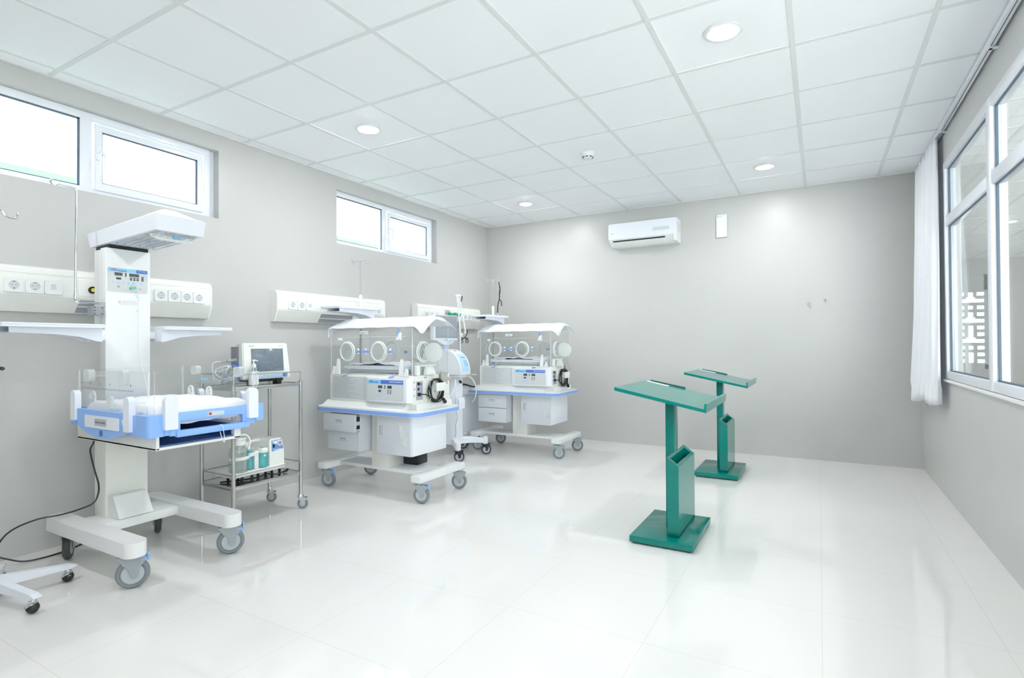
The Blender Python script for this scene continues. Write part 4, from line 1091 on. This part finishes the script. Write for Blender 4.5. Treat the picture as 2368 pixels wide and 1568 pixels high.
    b = MB(); hx, hy = .86, .50
    b.tube([(px-hx*.085, py-hy*.085, 1.925), (px-hx*.062, py-hy*.062, 1.903), (px, py, 1.905), (px+hx*.062, py+hy*.062, 1.909), (px+hx*.082, py+hy*.082, 1.932)], .0035, 7, smooth=False)
    b.torus((px-hx*.064, py-hy*.064, 1.887), (-.5, .86, 0), .012, .003, 16, 6); b.torus((px+hx*.064, py+hy*.064, 1.893), (-.5, .86, 0), .012, .003, 16, 6); obj('bottle_hook', b, 'pole_metal', pol)
    s_ = accessory_shelf(T, px+.06, py-.40, py+.06, 1.470, py+.03)
    # hanging leaflet bag at the near corner
    b = MB(); b.cyl((-2.643, 3.02, .63), (-2.643, 3.02, .57), .0008, seg=5)
    b.solid_grid(lambda u, v: (-2.668+.045*u+.028*v, 3.015+.004*math.sin(u*5+v*9), .570-.135*v-.02*u), 4, 12, (0, -.0015, 0)); obj('leaflet_tag', b, 'frosted', T)
    # corner foil under the cabinet
    return T, up
inc1, up_drawer = incubator()
inc2 = copy_tree(inc1)
inc2.location = (-2.76, 5.19, 0)
inc2['label'] = 'clear-sided infant incubator with closed drawers, nearest the back wall'
for ch in list(inc2.children):
    if ch.name.startswith('pump_box'): bpy.data.objects.remove(ch); continue
    if ch.name.startswith('drawer.') and ch.data == up_drawer.data: ch.location.y += .043
# white ties and hose round the nearer incubator's cable
b = MB(); b.tube([(-2.578, 3.245, .700), (-2.560, 3.27, .77), (-2.556, 3.30, .86), (-2.565, 3.27, .885), (-2.556, 3.24, .84), (-2.560, 3.30, .775), (-2.565, 3.33, .73)], .0018, 6)
b.m(1).box(-2.594, -2.586, 3.335, 3.365, .705, .735, .003)
tag(obj('cable_tie', b, ['white', 'satin_metal']), 'thin white tie looped round the coiled black cable of the nearer incubator', 'cable tie')

# stethoscope on the rear incubator's pole
def stethoscope():
    px, py = -2.76-.548+.062, 5.19+.185+.036
    T = thing('stethoscope', 'black stethoscope with a blue tag hanging from the drip pole near the back corner', 'stethoscope', (px, py, 1.45))
    b = MB(); b.tube([(px, py, 1.880), (px+.006, py+.006, 1.80), (px+.004, py, 1.74), (px+.002, py, 1.68), (px-.008, py-.012, 1.62), (px-.012, py-.014, 1.55), (px-.012, py-.018, 1.52)], .0065, 8)
    b.tube([(px+.002, py, 1.68), (px+.016, py+.022, 1.65), (px+.018, py+.026, 1.60)], .0055, 8); b.tube([(px+.004, py+.004, 1.86), (px+.010, py+.008, 1.80), (px+.006, py+.004, 1.74)], .006, 8)
    obj('tubing', b, 'black', T)
    b = MB(); b.box(px+.006, px+.010, py+.000, py+.020, 1.755, 1.865, .002); obj('name_tag', b, 'sky_blue', T)
    b = MB(); b.tube([(px+.018, py+.026, 1.60), (px+.018, py+.028, 1.55), (px+.012, py+.022, 1.51)], .0025, 6); b.tube([(px-.012, py-.018, 1.52), (px-.006, py-.010, 1.49), (px-.002, py, 1.47)], .004, 6); obj('binaural', b, 'chrome', T)
    b = MB(); b.lathe([(0, -.006), (.016, -.006), (.018, 0), (.016, .006), (0, .006)], (px, py, 1.455), (1, -.6, 0)); obj('chest_piece', b, 'chrome', T)
stethoscope()

# ================================================================== VENTILATOR
def ventilator():
    T = thing('ventilator', 'white rounded ventilator with screen on a wheeled pedestal, between the two incubators', 'ventilator', (-3.32, 4.62, 0))
    # pedestal
    b = MB(); b.box(-3.40, -3.255, 4.56, 4.68, .17, .865, .012); obj('pedestal', b, 'cool_white', T)
    hub = Vector((-3.33, 4.62, .16))
    b = MB(); b.rrect(-3.42, -3.24, 4.53, 4.71, .12, .19, .04); obj('foot_hub', b, 'cool_white', T)
    ends = [(-3.096, 4.358), (-3.060, 4.80), (-3.43, 4.95), (-3.60, 4.42)]
    for (x, y) in ends:
        e = Vector((x, y, 0)); d = (e-Vector((hub.x, hub.y, 0))); L = d.length; d.normalize(); n = Vector((-d.y, d.x, 0))
        b = MB(); pr = [(.04, .120, .185, .045), (L*.55, .128, .190, .032), (L-.005, .125, .170, .026)]
        rg = []
        for t, za, zb, hw in pr:
            c = Vector((hub.x, hub.y, 0))+d*t
            rg.append([b.bm.verts.new((c.x+n.x*s*hw, c.y+n.y*s*hw, z)) for s, z in ((-1, za), (1, za), (1, zb-.008), (.7, zb), (-.7, zb), (-1, zb-.008))])
        for A, B in zip(rg, rg[1:]):
            for i in range(6): b.bm.faces.new((A[i], A[(i+1) % 6], B[(i+1) % 6], B[i]))
        b.bm.faces.new(rg[0]); b.bm.faces.new(rg[-1][::-1])
        b.cyl((x, y, .112), (x, y, .185), .030)
        b.cyl((x, y, .183), (x, y, .189), .024)
        obj('leg', b, 'cool_white', T)
        caster(T, x, y, .112, .052, .030, R_(35) if x > -3.2 else R_(200), mats=('black', 'black', 'lilac_grey'), stemr=.028, trail=.012, hub=.70)
    # body: side profile in x-z, extruded across
    prof = [(-3.64, .845)]
    prof += [(-3.155, .845)]
    for k in range(13):
        t = R_(90*k/12); prof.append((-3.40+.245*math.cos(t)**.85 if k < 12 else -3.40, .865+.238*math.sin(t)))
    prof += [(-3.64, 1.103)]
    b = MB(); b.prism(prof, 1, 4.492, 4.668); body = obj('body', b, 'cool_white', T, smooth=35)
    def arc(r, t, y): return Vector((-3.40+(.245+r)*math.cos(t)**.85, y, .865+(.238+r)*math.sin(t)))
    def strip(r, t0, t1, y0_, y1_, m, nm, par):
        b = MB(); b.solid_grid(lambda u, v: arc(r, R_(t0+(t1-t0)*v), y0_+(y1_-y0_)*u), 2, 12, (.0015, 0, .0008)); return obj(nm, b, m, par)
    fc = strip(.001, 0, 88, 4.490, 4.670, 'white', 'front_cover', body)
    fb = strip(.003, 3, 52, 4.520, 4.650, 'pale_blue', 'fascia_label', body)
    strip(.005, 38, 41, 4.56, 4.63, 'knob_blue', 'handle_slot', body)
    for k in range(6): strip(.005, 16+3*k, 16.8+3*k, 4.575, 4.635, 'knob_blue', 'vent_line', body)
    strip(.005, 66, 69, 4.57, 4.60, 'royal_blue', 'badge', body)
    b = MB(); b.box(-3.30, -3.17, 4.50, 4.66, .815, .846, .004); obj('connector_block', b, 'panel_grey', body)
    b = MB(); b.cyl((-3.40, 4.50, .838), (-3.08, 4.68, .838), .008).cyl((-3.30, 4.44, .835), (-3.30, 4.50, .835), .010).box(-3.14, -3.11, 4.64, 4.70, .825, .85, .003); obj('side_rail', b, 'satin_metal', T)
    b = MB(); b.box(-3.215, -3.195, 4.55, 4.57, .765, .785).box(-3.205, -3.190, 4.545, 4.575, .755, .768); obj('latch', b, 'black', T)
    # screen on ball joint
    b = MB(); b.lathe([(0, 0), (.030, .004), (.026, .03), (.020, .05), (0, .052)], (-3.40, 4.565, 1.100)); b.cyl((-3.40, 4.56, 1.14), (-3.385, 4.54, 1.19), .014); obj('ball_joint', b, 'button_blue', T)
    rot = Matrix.Rotation(R_(-10), 3, 'Z')
    pv = Vector((-3.36, 4.52, 1.33))
    b = MB(); b.box(-3.405, -3.352, 4.345, 4.690, 1.195, 1.458, .010, rot=rot, piv=pv); b.prism([(4.36, 1.20), (4.68, 1.20), (4.64, 1.168), (4.57, 1.150), (4.50, 1.152), (4.42, 1.172)], 0, -3.40, -3.355); mn = obj('monitor', b, 'cool_white', T)
    b = MB(); b.box(-3.3525, -3.3500, 4.375, 4.682, 1.222, 1.452, .001, rot=rot, piv=pv); obj('bezel', b, 'recess_grey', mn)
    b = MB(); b.box(-3.3505, -3.3485, 4.385, 4.660, 1.228, 1.432, rot=rot, piv=pv); obj('screen', b, 'vent_screen', mn)
    b = MB(); b.cyl((-3.356, 4.575, 1.190), (-3.342, 4.575, 1.187), .022); obj('dial', b, 'pale_blue', mn)
    b = MB()
    for yy in (4.50, 4.515, 4.62, 4.64): b.box(-3.354, -3.349, yy-.004, yy+.004, 1.196, 1.206)
    obj('push_button', b, 'label_grey', mn)
    # breathing circuit arm
    c = Vector((-3.30, 4.70, 0))
    b = MB()
    b.cyl((-3.305, 4.705, .84), (-3.305, 4.705, 1.262), .006, seg=10); b.cyl((-3.305, 4.66, .95), (-3.305, 4.705, .95), .008, seg=10)
    b.cyl((-3.305, 4.705, 1.262), (-3.325, 4.690, 1.655), .009, seg=12); b.cyl((-3.325, 4.715, 1.655), (-3.305, 4.80, 1.300), .008, seg=12)
    b.cyl((-3.325, 4.672, 1.668), (-3.325, 4.730, 1.668), .017)
    b.cyl((-3.325, 4.690, 1.60), (-3.325, 4.690, 1.655), .013, seg=12)
    arm = obj('support_arm', b, 'cool_white', T)
    b = MB(); b.tube([(-3.325, 4.74, 1.668), (-3.320, 4.765, 1.665), (-3.318, 4.755, 1.640), (-3.318, 4.745, 1.615)], .006, 7)
    for cc in ((-3.315, 4.745, 1.185), (-3.295, 4.815, 1.185)):
        b.torus(cc, (1, -.5, 0), .015, .004, 14, 6); b.torus((cc[0], cc[1], cc[2]+.028), (1, -.5, 0), .013, .004, 14, 6)
    b.tube([(-3.31, 4.75, 1.212), (-3.305, 4.78, 1.225), (-3.295, 4.81, 1.212)], .006, 6); b.tube([(-3.305, 4.78, 1.225), (-3.30, 4.81, 1.25), (-3.30, 4.83, 1.29), (-3.302, 4.82, 1.31)], .005, 6)
    obj('hose_clip', b, 'black', arm)
    b = MB(); b.cyl((-3.31, 4.715, 1.235), (-3.31, 4.745, 1.265), .015); b.cyl((-3.305, 4.79, 1.265), (-3.305, 4.80, 1.305), .013); obj('arm_joint', b, 'panel_grey', arm)
    b = MB(); b.tube([(-3.20, 4.66, .83), (-3.16, 4.70, .80), (-3.14, 4.74, .73), (-3.15, 4.77, .66), (-3.20, 4.82, .58), (-3.26, 4.86, .53)], .007, 8); obj('air_hose', b, 'milky', T)
    b = MB(); b.tube([(-3.19, 4.45, .80), (-3.185, 4.44, .74), (-3.20, 4.42, .68), (-3.24, 4.40, .62)], .008, 8); obj('air_hose', b, 'milky', T)
    b = MB(); b.tube([(-3.255, 4.55, .60), (-3.25, 4.54, .50), (-3.245, 4.56, .40), (-3.26, 4.55, .32), (-3.25, 4.54, .25), (-3.27, 4.56, .20)], .0022, 6); obj('sensor_wire', b, 'text_grey', T)
    b = MB(); b.solid_grid(lambda u, v: (-3.235+.004*math.sin(v*5), 4.565+.105*u+.015*v, .600-.115*v), 4, 6, (.0015, 0, 0)); obj('document_pouch', b, 'lilac_cloth', T)
ventilator()

# compressor cabinet behind the ventilator
o = thing('air_compressor', 'white floor cabinet on wheels behind the ventilator pedestal', 'cabinet', (-3.62, 5.22, 0))
b = MB(); b.box(-3.78, -3.475, 5.04, 5.40, .10, .585, .012); obj('housing', b, 'cool_white', o)
b = MB(); b.box(-3.80, -3.435, 5.02, 5.42, .585, .655, .020); lid = obj('top_lid', b, 'cool_white', o)
b = MB(); b.box(-3.436, -3.4335, 5.055, 5.095, .614, .628); obj('badge', b, 'knob_blue', lid)
for x in (-3.73, -3.52):
    for y in (5.10, 5.34): caster(o, x, y, .10, .036, .022, R_(30), mats=('black', 'black', 'lilac_grey'), stemr=.014, trail=.01)
b = MB(); b.tube([(-3.66, 5.06, .666), (-3.60, 5.10, .672), (-3.56, 5.14, .694), (-3.52, 5.14, .690), (-3.48, 5.18, .670), (-3.46, 5.22, .665)], .008, 8); b.tube([(-3.66, 5.08, .672), (-3.60, 5.12, .700), (-3.53, 5.12, .690), (-3.49, 5.15, .676), (-3.50, 5.19, .666)], .007, 8); b.box(-3.68, -3.58, 5.05, 5.12, .657, .690, .008)
tag(obj('power_cord', b, 'black'), 'bundled black cable lying on the white cabinet behind the ventilator', 'cable')

# ================================================================== STEEL TROLLEY
def trolley():
    T = thing('instrument_trolley', 'two-tier stainless steel trolley between the warmer and the nearer incubator', 'trolley', (-3.37, 2.34, 0))
    xs = (-3.54, -3.20); ys = (2.085, 2.590)
    for x in xs:
        for y in ys:
            b = MB(); b.cyl((x, y, .105), (x, y, .905), .0125, seg=16); l = obj('post', b, 'steel', T)
            b = MB(); b.cyl((x, y, .085), (x, y, .11), .016); b.lathe([(.014, .0), (.022, -.012), (.018, -.03), (0, -.03)], (x, y, .10)); obj('caster_socket', b, 'chrome', l)
            caster(T, x, y, .09, .036, .022, R_(40), mats=('chrome', 'tyre_grey', 'hub_grey'), stemr=.011, trail=.014, hub=.55)
    for z in (.888, .262):
        b = MB(); b.box(xs[0], xs[1], ys[0], ys[1], z-.003, z); b.box(xs[0]-.004, xs[0]+.004, ys[0], ys[1], z-.022, z+.003, .001).box(xs[1]-.004, xs[1]+.004, ys[0], ys[1], z-.022, z+.003, .001).box(xs[0], xs[1], ys[0]-.004, ys[0]+.004, z-.022, z+.003, .001).box(xs[0], xs[1], ys[1]-.004, ys[1]+.004, z-.022, z+.003, .001); obj('shelf', b, 'steel', T)
    for z, nm in ((.968, 'guard_rail'), (.332, 'guard_rail')):
        b = MB()
        b.tube([(xs[0], ys[0], z), (xs[0], ys[1], z)], .0045, 8).tube([(xs[0], ys[0], z), (xs[1], ys[0], z)], .0045, 8).tube([(xs[0], ys[1], z), (xs[1], ys[1], z)], .0045, 8).tube([(xs[1], ys[0], z), (xs[1], ys[1], z)], .0045, 8)
        if z > .5:
            for x in xs:
                for y in ys: b.cyl((x, y, .90), (x, y, z), .0045, seg=8)
        obj(nm, b, 'steel', T)
trolley()

def patient_monitor():
    T = thing('patient_monitor', 'cream patient monitor with plastic film over its screen on the steel trolley', 'monitor', (-3.37, 2.41, .888))
    y0, y1, z0, z1 = 2.226, 2.578, .926, 1.170
    b = MB()
    f = [(-3.300, z0), (-3.318, z1)]
    V = b.bm.verts.new
    A = [V((-3.300, y0-.004+.0, z0)), V((-3.300, y1+.012, z0)), V((-3.318, y1-.008, z1)), V((-3.318, y0, z1))]
    Bk = [V((-3.345, y0-.010, z0)), V((-3.345, y1+.012, z0)), V((-3.355, y1-.008, z1)), V((-3.355, y0-.006, z1))]
    Ck = [V((-3.46, y0+.03, z0+.0)), V((-3.46, y1-.03, z0)), V((-3.45, y1-.04, z1-.02)), V((-3.45, y0+.03, z1-.02))]
    for P_, Q in ((A, Bk), (Bk, Ck)):
        for i in range(4): b.bm.faces.new((P_[i], P_[(i+1) % 4], Q[(i+1) % 4], Q[i]))
    b.bm.faces.new(A); b.bm.faces.new(Ck)
    bmesh.ops.bevel(b.bm, geom=[e for e in b.bm.edges], offset=.006, segments=2, affect='EDGES')
    obj('housing', b, 'panel_white', T)
    tilt = Matrix.Rotation(R_(-4.2), 3, 'Y'); pv = Vector((-3.308, 2.4, 1.048))
    b = MB(); b.box(-3.3090, -3.3050, 2.285, 2.530, .976, 1.132, .001, rot=tilt, piv=pv); sc = obj('screen', b, 'screen_glass', T)
    b = MB()
    def crease(pts):
        b.tube([(-3.3046-(z-1.048)*.073, y, z) for y, z in pts], .0008, 5)
    crease([(2.505, 1.125), (2.49, 1.09), (2.47, 1.06), (2.455, 1.045)]); crease([(2.40, 1.03), (2.41, 1.042), (2.43, 1.04), (2.455, 1.02), (2.478, 1.01)]); crease([(2.40, 1.03), (2.408, 1.01), (2.432, .995), (2.42, .98)]); crease([(2.35, 1.045), (2.38, 1.038), (2.41, 1.038)]); crease([(2.44, 1.10), (2.445, 1.108), (2.475, 1.112)]); crease([(2.46, .985), (2.50, .990), (2.525, .984)]); crease([(2.31, 1.115), (2.35, 1.118), (2.38, 1.112)])
    obj('film_crease', b, 'hub_grey', sc)
    b = MB(); b.box(-3.3025, -3.2985, 2.30, 2.560, .935, .964, .001, rot=tilt, piv=Vector((-3.3, 2.4, .95))); kp = obj('keypad', b, 'pale_blue', T)
    b = MB()
    for yy in (2.375, 2.43, 2.455, 2.485): b.box(-3.2995, -3.2970, yy-.008, yy+.008, .948, .951)
    b.m(1).box(-3.2995, -3.2965, 2.398, 2.412, .946, .954); obj('key', b, ['knob_blue', 'yellow'], kp)
    b = MB(); b.cyl((-3.300, 2.532, .950), (-3.278, 2.532, .950), .0135, .012); obj('rotary_knob', b, 'knob_blue', kp)
    b = MB(); b.box(-3.3150, -3.3125, 2.268, 2.308, 1.1495, 1.1530); b.box(-3.3150, -3.3125, 2.497, 2.510, 1.150, 1.153).box(-3.3150, -3.3125, 2.517, 2.530, 1.150, 1.153); obj('maker_print', b, 'label_grey', T)
    b = MB(); b.box(-3.43, -3.35, 2.217, 2.224, .985, 1.145, .002); sp = obj('socket_plate', b, 'recess_grey', T)
    b = MB(); b.cyl((-3.375, 2.218, 1.058), (-3.375, 2.155, 1.052), .013, .010); b.cyl((-3.375, 2.155, 1.052), (-3.385, 2.12, 1.047), .006); obj('probe_plug', b, 'caster_grey', T)
    b = MB(); b.cyl((-3.355, 2.220, 1.022), (-3.355, 2.175, 1.018), .011, .007); obj('blue_plug', b, 'royal_blue', T)
    b = MB()
    for yy in (2.30, 2.50): b.box(-3.36, -3.31, yy-.02, yy+.02, .888, .928, .004)
    b.box(-3.44, -3.32, 2.27, 2.54, .906, .927, .004); obj('foot', b, 'black', T)
patient_monitor()
# coil of monitoring leads
def leads():
    T = thing('cable_bundle', 'tangled coil of pale grey monitoring leads on the trolley beside the monitor', 'cable', (-3.38, 2.15, .889))
    random.seed(3)
    b = MB()
    for k in range(9):
        cy = 2.155+random.uniform(-.03, .03); cz = .955+random.uniform(-.02, .03); rr = random.uniform(.03, .052); cx = -3.38+random.uniform(-.05, .05); ph = random.uniform(0, 6)
        pts = [(cx+.02*math.sin(2*t+ph), cy+rr*1.25*math.cos(t), max(.897, cz+rr*math.sin(t))) for t in (2*PI*i/14 for i in range(14))]
        b.tube(pts, .0045, 6, True)
    b.tube([(-3.385, 2.12, 1.047), (-3.39, 2.09, 1.05), (-3.39, 2.065, 1.03), (-3.38, 2.06, .98)], .004, 6)
    b.tube([(-3.355, 2.175, 1.018), (-3.36, 2.14, 1.02), (-3.37, 2.12, .99), (-3.36, 2.14, .95)], .0035, 6)
    obj('lead', b, 'panel_grey', T)
    b = MB(); b.box(-3.34, -3.325, 2.205, 2.215, .925, .950, .003).box(-3.35, -3.335, 2.10, 2.135, .945, .953, .003); obj('blue_band', b, 'royal_blue', T)
leads()
def sanitizer():
    x, y = -3.262, 2.268
    T = thing('pump_bottle', 'clear hand gel pump bottle standing in front of the patient monitor', 'bottle', (x, y, .888))
    b = MB(); b.rrect(x-.018, x+.018, y-.029, y+.029, .889, .985, .012); b.lathe([(.026, 0), (.022, .014), (.013, .020), (.013, .026)], (x, y, .983)); obj('body', b, 'bottle_glass', T)
    b = MB(); b.rrect(x-.0190, x+.0190, y-.0300, y+.0300, .893, .983, .012); lb = obj('paper_label', b, 'cloth', T)
    b = MB(); b.box(x+.0190, x+.0196, y+.008, y+.022, .974, .977)
    for k in range(4): b.box(x+.0190, x+.0196, y-.018, y+.018-.006*(k % 2), .957-.012*k, .9585-.012*k)
    obj('print', b, 'label_grey', lb)
    b = MB(); b.cyl((x, y, 1.008), (x, y, 1.030), .0155); b.cyl((x, y, 1.028), (x, y, 1.036), .012, .006); b.cyl((x, y, 1.034), (x, y, 1.052), .0045); b.cyl((x, y, 1.050), (x, y, 1.058), .009); b.tube([(x, y-.010, 1.056), (x+.003, y+.008, 1.056), (x+.006, y+.026, 1.050)], .0038, 8); obj('pump_head', b, 'white', T)
sanitizer()
# ---- suction unit on the lower shelf
def suction():
    T = thing('suction_unit', 'white portable suction pump with teal canister on the trolley lower shelf', 'suction pump', (-3.33, 2.31, .262))
    b = MB(); b.box(-3.45, -3.235, 2.105, 2.492, .305, .335, .006); obj('base_tray', b, 'panel_white', T)
    b = MB(); 
    for x in (-3.42, -3.27):
        for y in (2.19, 2.26, 2.41, 2.47): b.cyl((x, y, .263), (x, y, .306), .009)
    obj('rubber_foot', b, 'black', T)
    b = MB(); b.prism([(2.375, .335), (2.492, .335), (2.489, .43), (2.474, .505), (2.462, .516), (2.385, .516), (2.375, .505)], 0, -3.44, -3.248)
    obj('pump_housing', b, 'panel_white', T, smooth=20)
    b = MB(); b.prism([(2.225, .335), (2.38, .335), (2.38, .452), (2.225, .440)], 0, -3.43, -3.28); obj('rear_housing', b, 'panel_white', T)
    b = MB(); b.tube([(-3.36, 2.38, .502), (-3.36, 2.33, .504), (-3.36, 2.26, .492), (-3.36, 2.235, .470), (-3.36, 2.235, .430)], .010, 8); obj('carry_handle', b, 'panel_white', T)
    b = MB(); b.prism([(2.390, .505), (2.468, .508), (2.482, .440), (2.393, .430)], 0, -3.248, -3.2465); fc = obj('gauge_plate', b, 'knob_blue', T)
    b = MB(); b.cyl((-3.2465, 2.446, .484), (-3.232, 2.446, .484), .020); b.m(1).cyl((-3.232, 2.446, .484), (-3.2312, 2.446, .484), .015); b.m(2).box(-3.2315, -3.2305, 2.436, 2.456, .4832, .4846, rot=Matrix.Rotation(R_(-40), 3, 'X')); obj('vacuum_gauge', b, ['white', 'lilac_grey', 'black'], fc)
    b = MB(); b.cyl((-3.2465, 2.407, .492), (-3.226, 2.407, .492), .0105); obj('regulator_knob', b, 'white', fc)
    b = MB(); b.box(-3.2465, -3.242, 2.400, 2.413, .455, .477, .001); obj('rocker_switch', b, 'black', fc)
    b = MB(); b.box(-3.2465, -3.2460, 2.405, 2.462, .438, .442); obj('print', b, 'text_light', fc)
    # big clear jar
    def jar(x, y, r, z0, z1, nm, m, cap, capm, neck=.7):
        b = MB(); h = z1-z0
        b.lathe([(0, 0), (r*.96, 0), (r, h*.05), (r, h*.70), (r*.92, h*.82), (r*neck, h*.92), (r*neck, h)], (x, y, z0)); j = obj(nm, b, m, T)
        b = MB(); b.cyl((x, y, z1-.006), (x, y, z1+cap), r*(neck+.08)); obj('cap', b, capm, j); return j
    j = jar(-3.285, 2.175, .058, .336, .515, 'collection_jar', 'bottle_glass', .022, 'milky', .66)
    b = MB(); b.cyl((-3.285, 2.175, .535), (-3.285, 2.175, .552), .018); b.cyl((-3.285, 2.175, .545), (-3.275, 2.222, .543), .006); obj('jar_spout', b, 'milky', j)
    b = MB()
    for k in range(5): b.box(-3.2265, -3.2255, 2.165, 2.180, .365+.025*k, .366+.025*k)
    obj('scale_marks', b, 'label_grey', j)
    b = MB(); b.tube([(-3.285, 2.150, .552), (-3.280, 2.185, .572), (-3.275, 2.225, .565), (-3.272, 2.248, .530), (-3.272, 2.245, .500), (-3.272, 2.240, .482)], .006, 8); obj('suction_hose', b, 'white', T)
    b = MB(); b.cyl((-3.272, 2.240, .490), (-3.272, 2.238, .470), .008); b.lathe([(.020, 0), (.012, -.03), (.006, -.055)], (-3.285, 2.228, .520)); obj('filter_funnel', b, 'milky', T)
    # teal tube behind strap, teal canister
    b = MB(); b.lathe([(0, 0), (.019, 0), (.019, .118), (.012, .126), (0, .126)], (-3.272, 2.245, .340)); obj('slim_canister', b, 'teal_liquid', T)
    b = MB(); b.lathe([(0, 0), (.029, 0), (.030, .006), (.030, .098), (0, .098)], (-3.262, 2.335, .340)); c_ = obj('canister', b, 'teal_liquid', T)
    b = MB(); b.lathe([(.031, .0), (.033, .004), (.033, .024), (.026, .030), (0, .030)], (-3.262, 2.335, .436)); b.m(1).lathe([(.016, .030), (.014, .034), (0, .034)], (-3.262, 2.335, .436)); obj('canister_lid', b, ['panel_white', 'mint'], c_)
    b = MB(); b.box(-3.2322, -3.2312, 2.322, 2.336, .412, .424); obj('sticker', b, 'pale_blue', c_)
    b = MB(); b.tube([(-3.285, 2.108, .425), (-3.245, 2.118, .422), (-3.222, 2.155, .422), (-3.222, 2.195, .426), (-3.235, 2.235, .434), (-3.245, 2.265, .440), (-3.262, 2.285, .442)], .004, 6)
    b.solid_grid(lambda u, v: ((lambda a: (-3.285+.0635*math.sin(a), 2.175-.0635*math.cos(a), .412+.022*v+.008*u))(u*PI*.95)), 18, 1, (.002, 0, 0))
    b.box(-3.262, -3.245, 2.225, 2.292, .424, .448, .002); st = obj('jar_strap', b, 'white', T)
    b = MB(); b.box(-3.272, -3.252, 2.268, 2.298, .336, .455, .002); obj('strap_post', b, 'white', T)
    b = MB()
    for yy in (2.20, 2.29, 2.475): b.cyl((-3.235, yy, .320), (-3.2335, yy, .320), .0035, seg=8)
    obj('screw', b, 'label_grey', T)
suction()
b = MB(); b.tube([(-3.38, 2.11, .268), (-3.33, 2.16, .272), (-3.30, 2.23, .270), (-3.26, 2.30, .276), (-3.255, 2.36, .286), (-3.24, 2.42, .272), (-3.232, 2.47, .280), (-3.235, 2.51, .292), (-3.25, 2.515, .275), (-3.26, 2.49, .268)], .005, 8)
tag(obj('power_cord', b, 'black'), 'black cord tucked under the suction pump on the lower trolley shelf', 'cable')

# ================================================================== GREEN STANDS
def stand():
    T = thing('desk_stand', 'glossy green metal chart stand with sloping top, nearer of the two', 'stand', (-.785, 3.335, 0), 'green metal chart stands')
    b = MB(); b.box(-.964, -.609, 3.055, 3.612, .010, .045, .0015); base = obj('base_plate', b, 'teal', T)
    b = MB(); 
    for x in (-.94, -.635):
        for y in (3.08, 3.59): b.cyl((x, y, 0), (x, y, .011), .012, seg=12)
    b.box(-.95, -.62, 3.07, 3.60, .004, .010); obj('foot', b, 'gasket', base)
    b = MB(); b.box(-.812, -.762, 3.300, 3.400, .045, .842, .0015); obj('post', b, 'teal', T)
    # document holder: four walls with a slanting rim
    x0, x1, y0, y1 = -.766, -.700, 3.137, 3.583; w_ = .009; hl, hr = .498, .449
    def zt_(x): return hl+(hr-hl)*(x-x0)/(x1-x0)
    b = MB()
    for (a, c, d, e) in ((x0, x1, y0, y0+.028), (x0, x1, y1-.045, y1), (x0, x0+.013, y0+.028, y1-.045), (x1-.015, x1, y0+.028, y1-.045)):
        b.prism([(a, .045), (c, .045), (c, zt_(c)), (a, zt_(a))], 1, d, e)
    b.box(x0, x1, y0, y1, .045, .060)
    hd = obj('document_holder', b, 'teal', T, smooth=10)
    # sloping desk
    xa, xb = -1.030, -.535; ya, yb = 3.002, 3.700
    za, zb = .902, .800
    th = .020
    b = MB(); b.prism([(xa, za), (xb, zb), (xb+.003, zb+.030), (xb+.015, zb+.028), (xb+.010, zb-.020), (xa, za-th)], 1, ya, yb)
    dk = obj('desk_top', b, 'teal', T, smooth=10)
    # spring clip rail along the far edge and the white sticker
    def zs(x): return za+(zb-za)*(x-xa)/(xb-xa)
    b = MB(); b.prism([(-1.005, zs(-1.005)+.001), (-.775, zs(-.775)+.001), (-.775, zs(-.775)+.010), (-1.005, zs(-1.005)+.007)], 1, 3.688, 3.700); obj('paper_clip', b, 'teal_inside', dk)
    b = MB(); b.prism([(-1.015, zs(-1.015)+.0006), (-.87, zs(-.87)+.0006), (-.87, zs(-.87)+.0014), (-1.015, zs(-1.015)+.0014)], 1, 3.605, 3.655); obj('sticker', b, 'paper', dk)
    return T
s1 = stand(); s2 = copy_tree(s1)
s2.location = (-.771, 5.122, 0)
s2['label'] = 'glossy green metal chart stand with sloping top, farther one by the back wall'
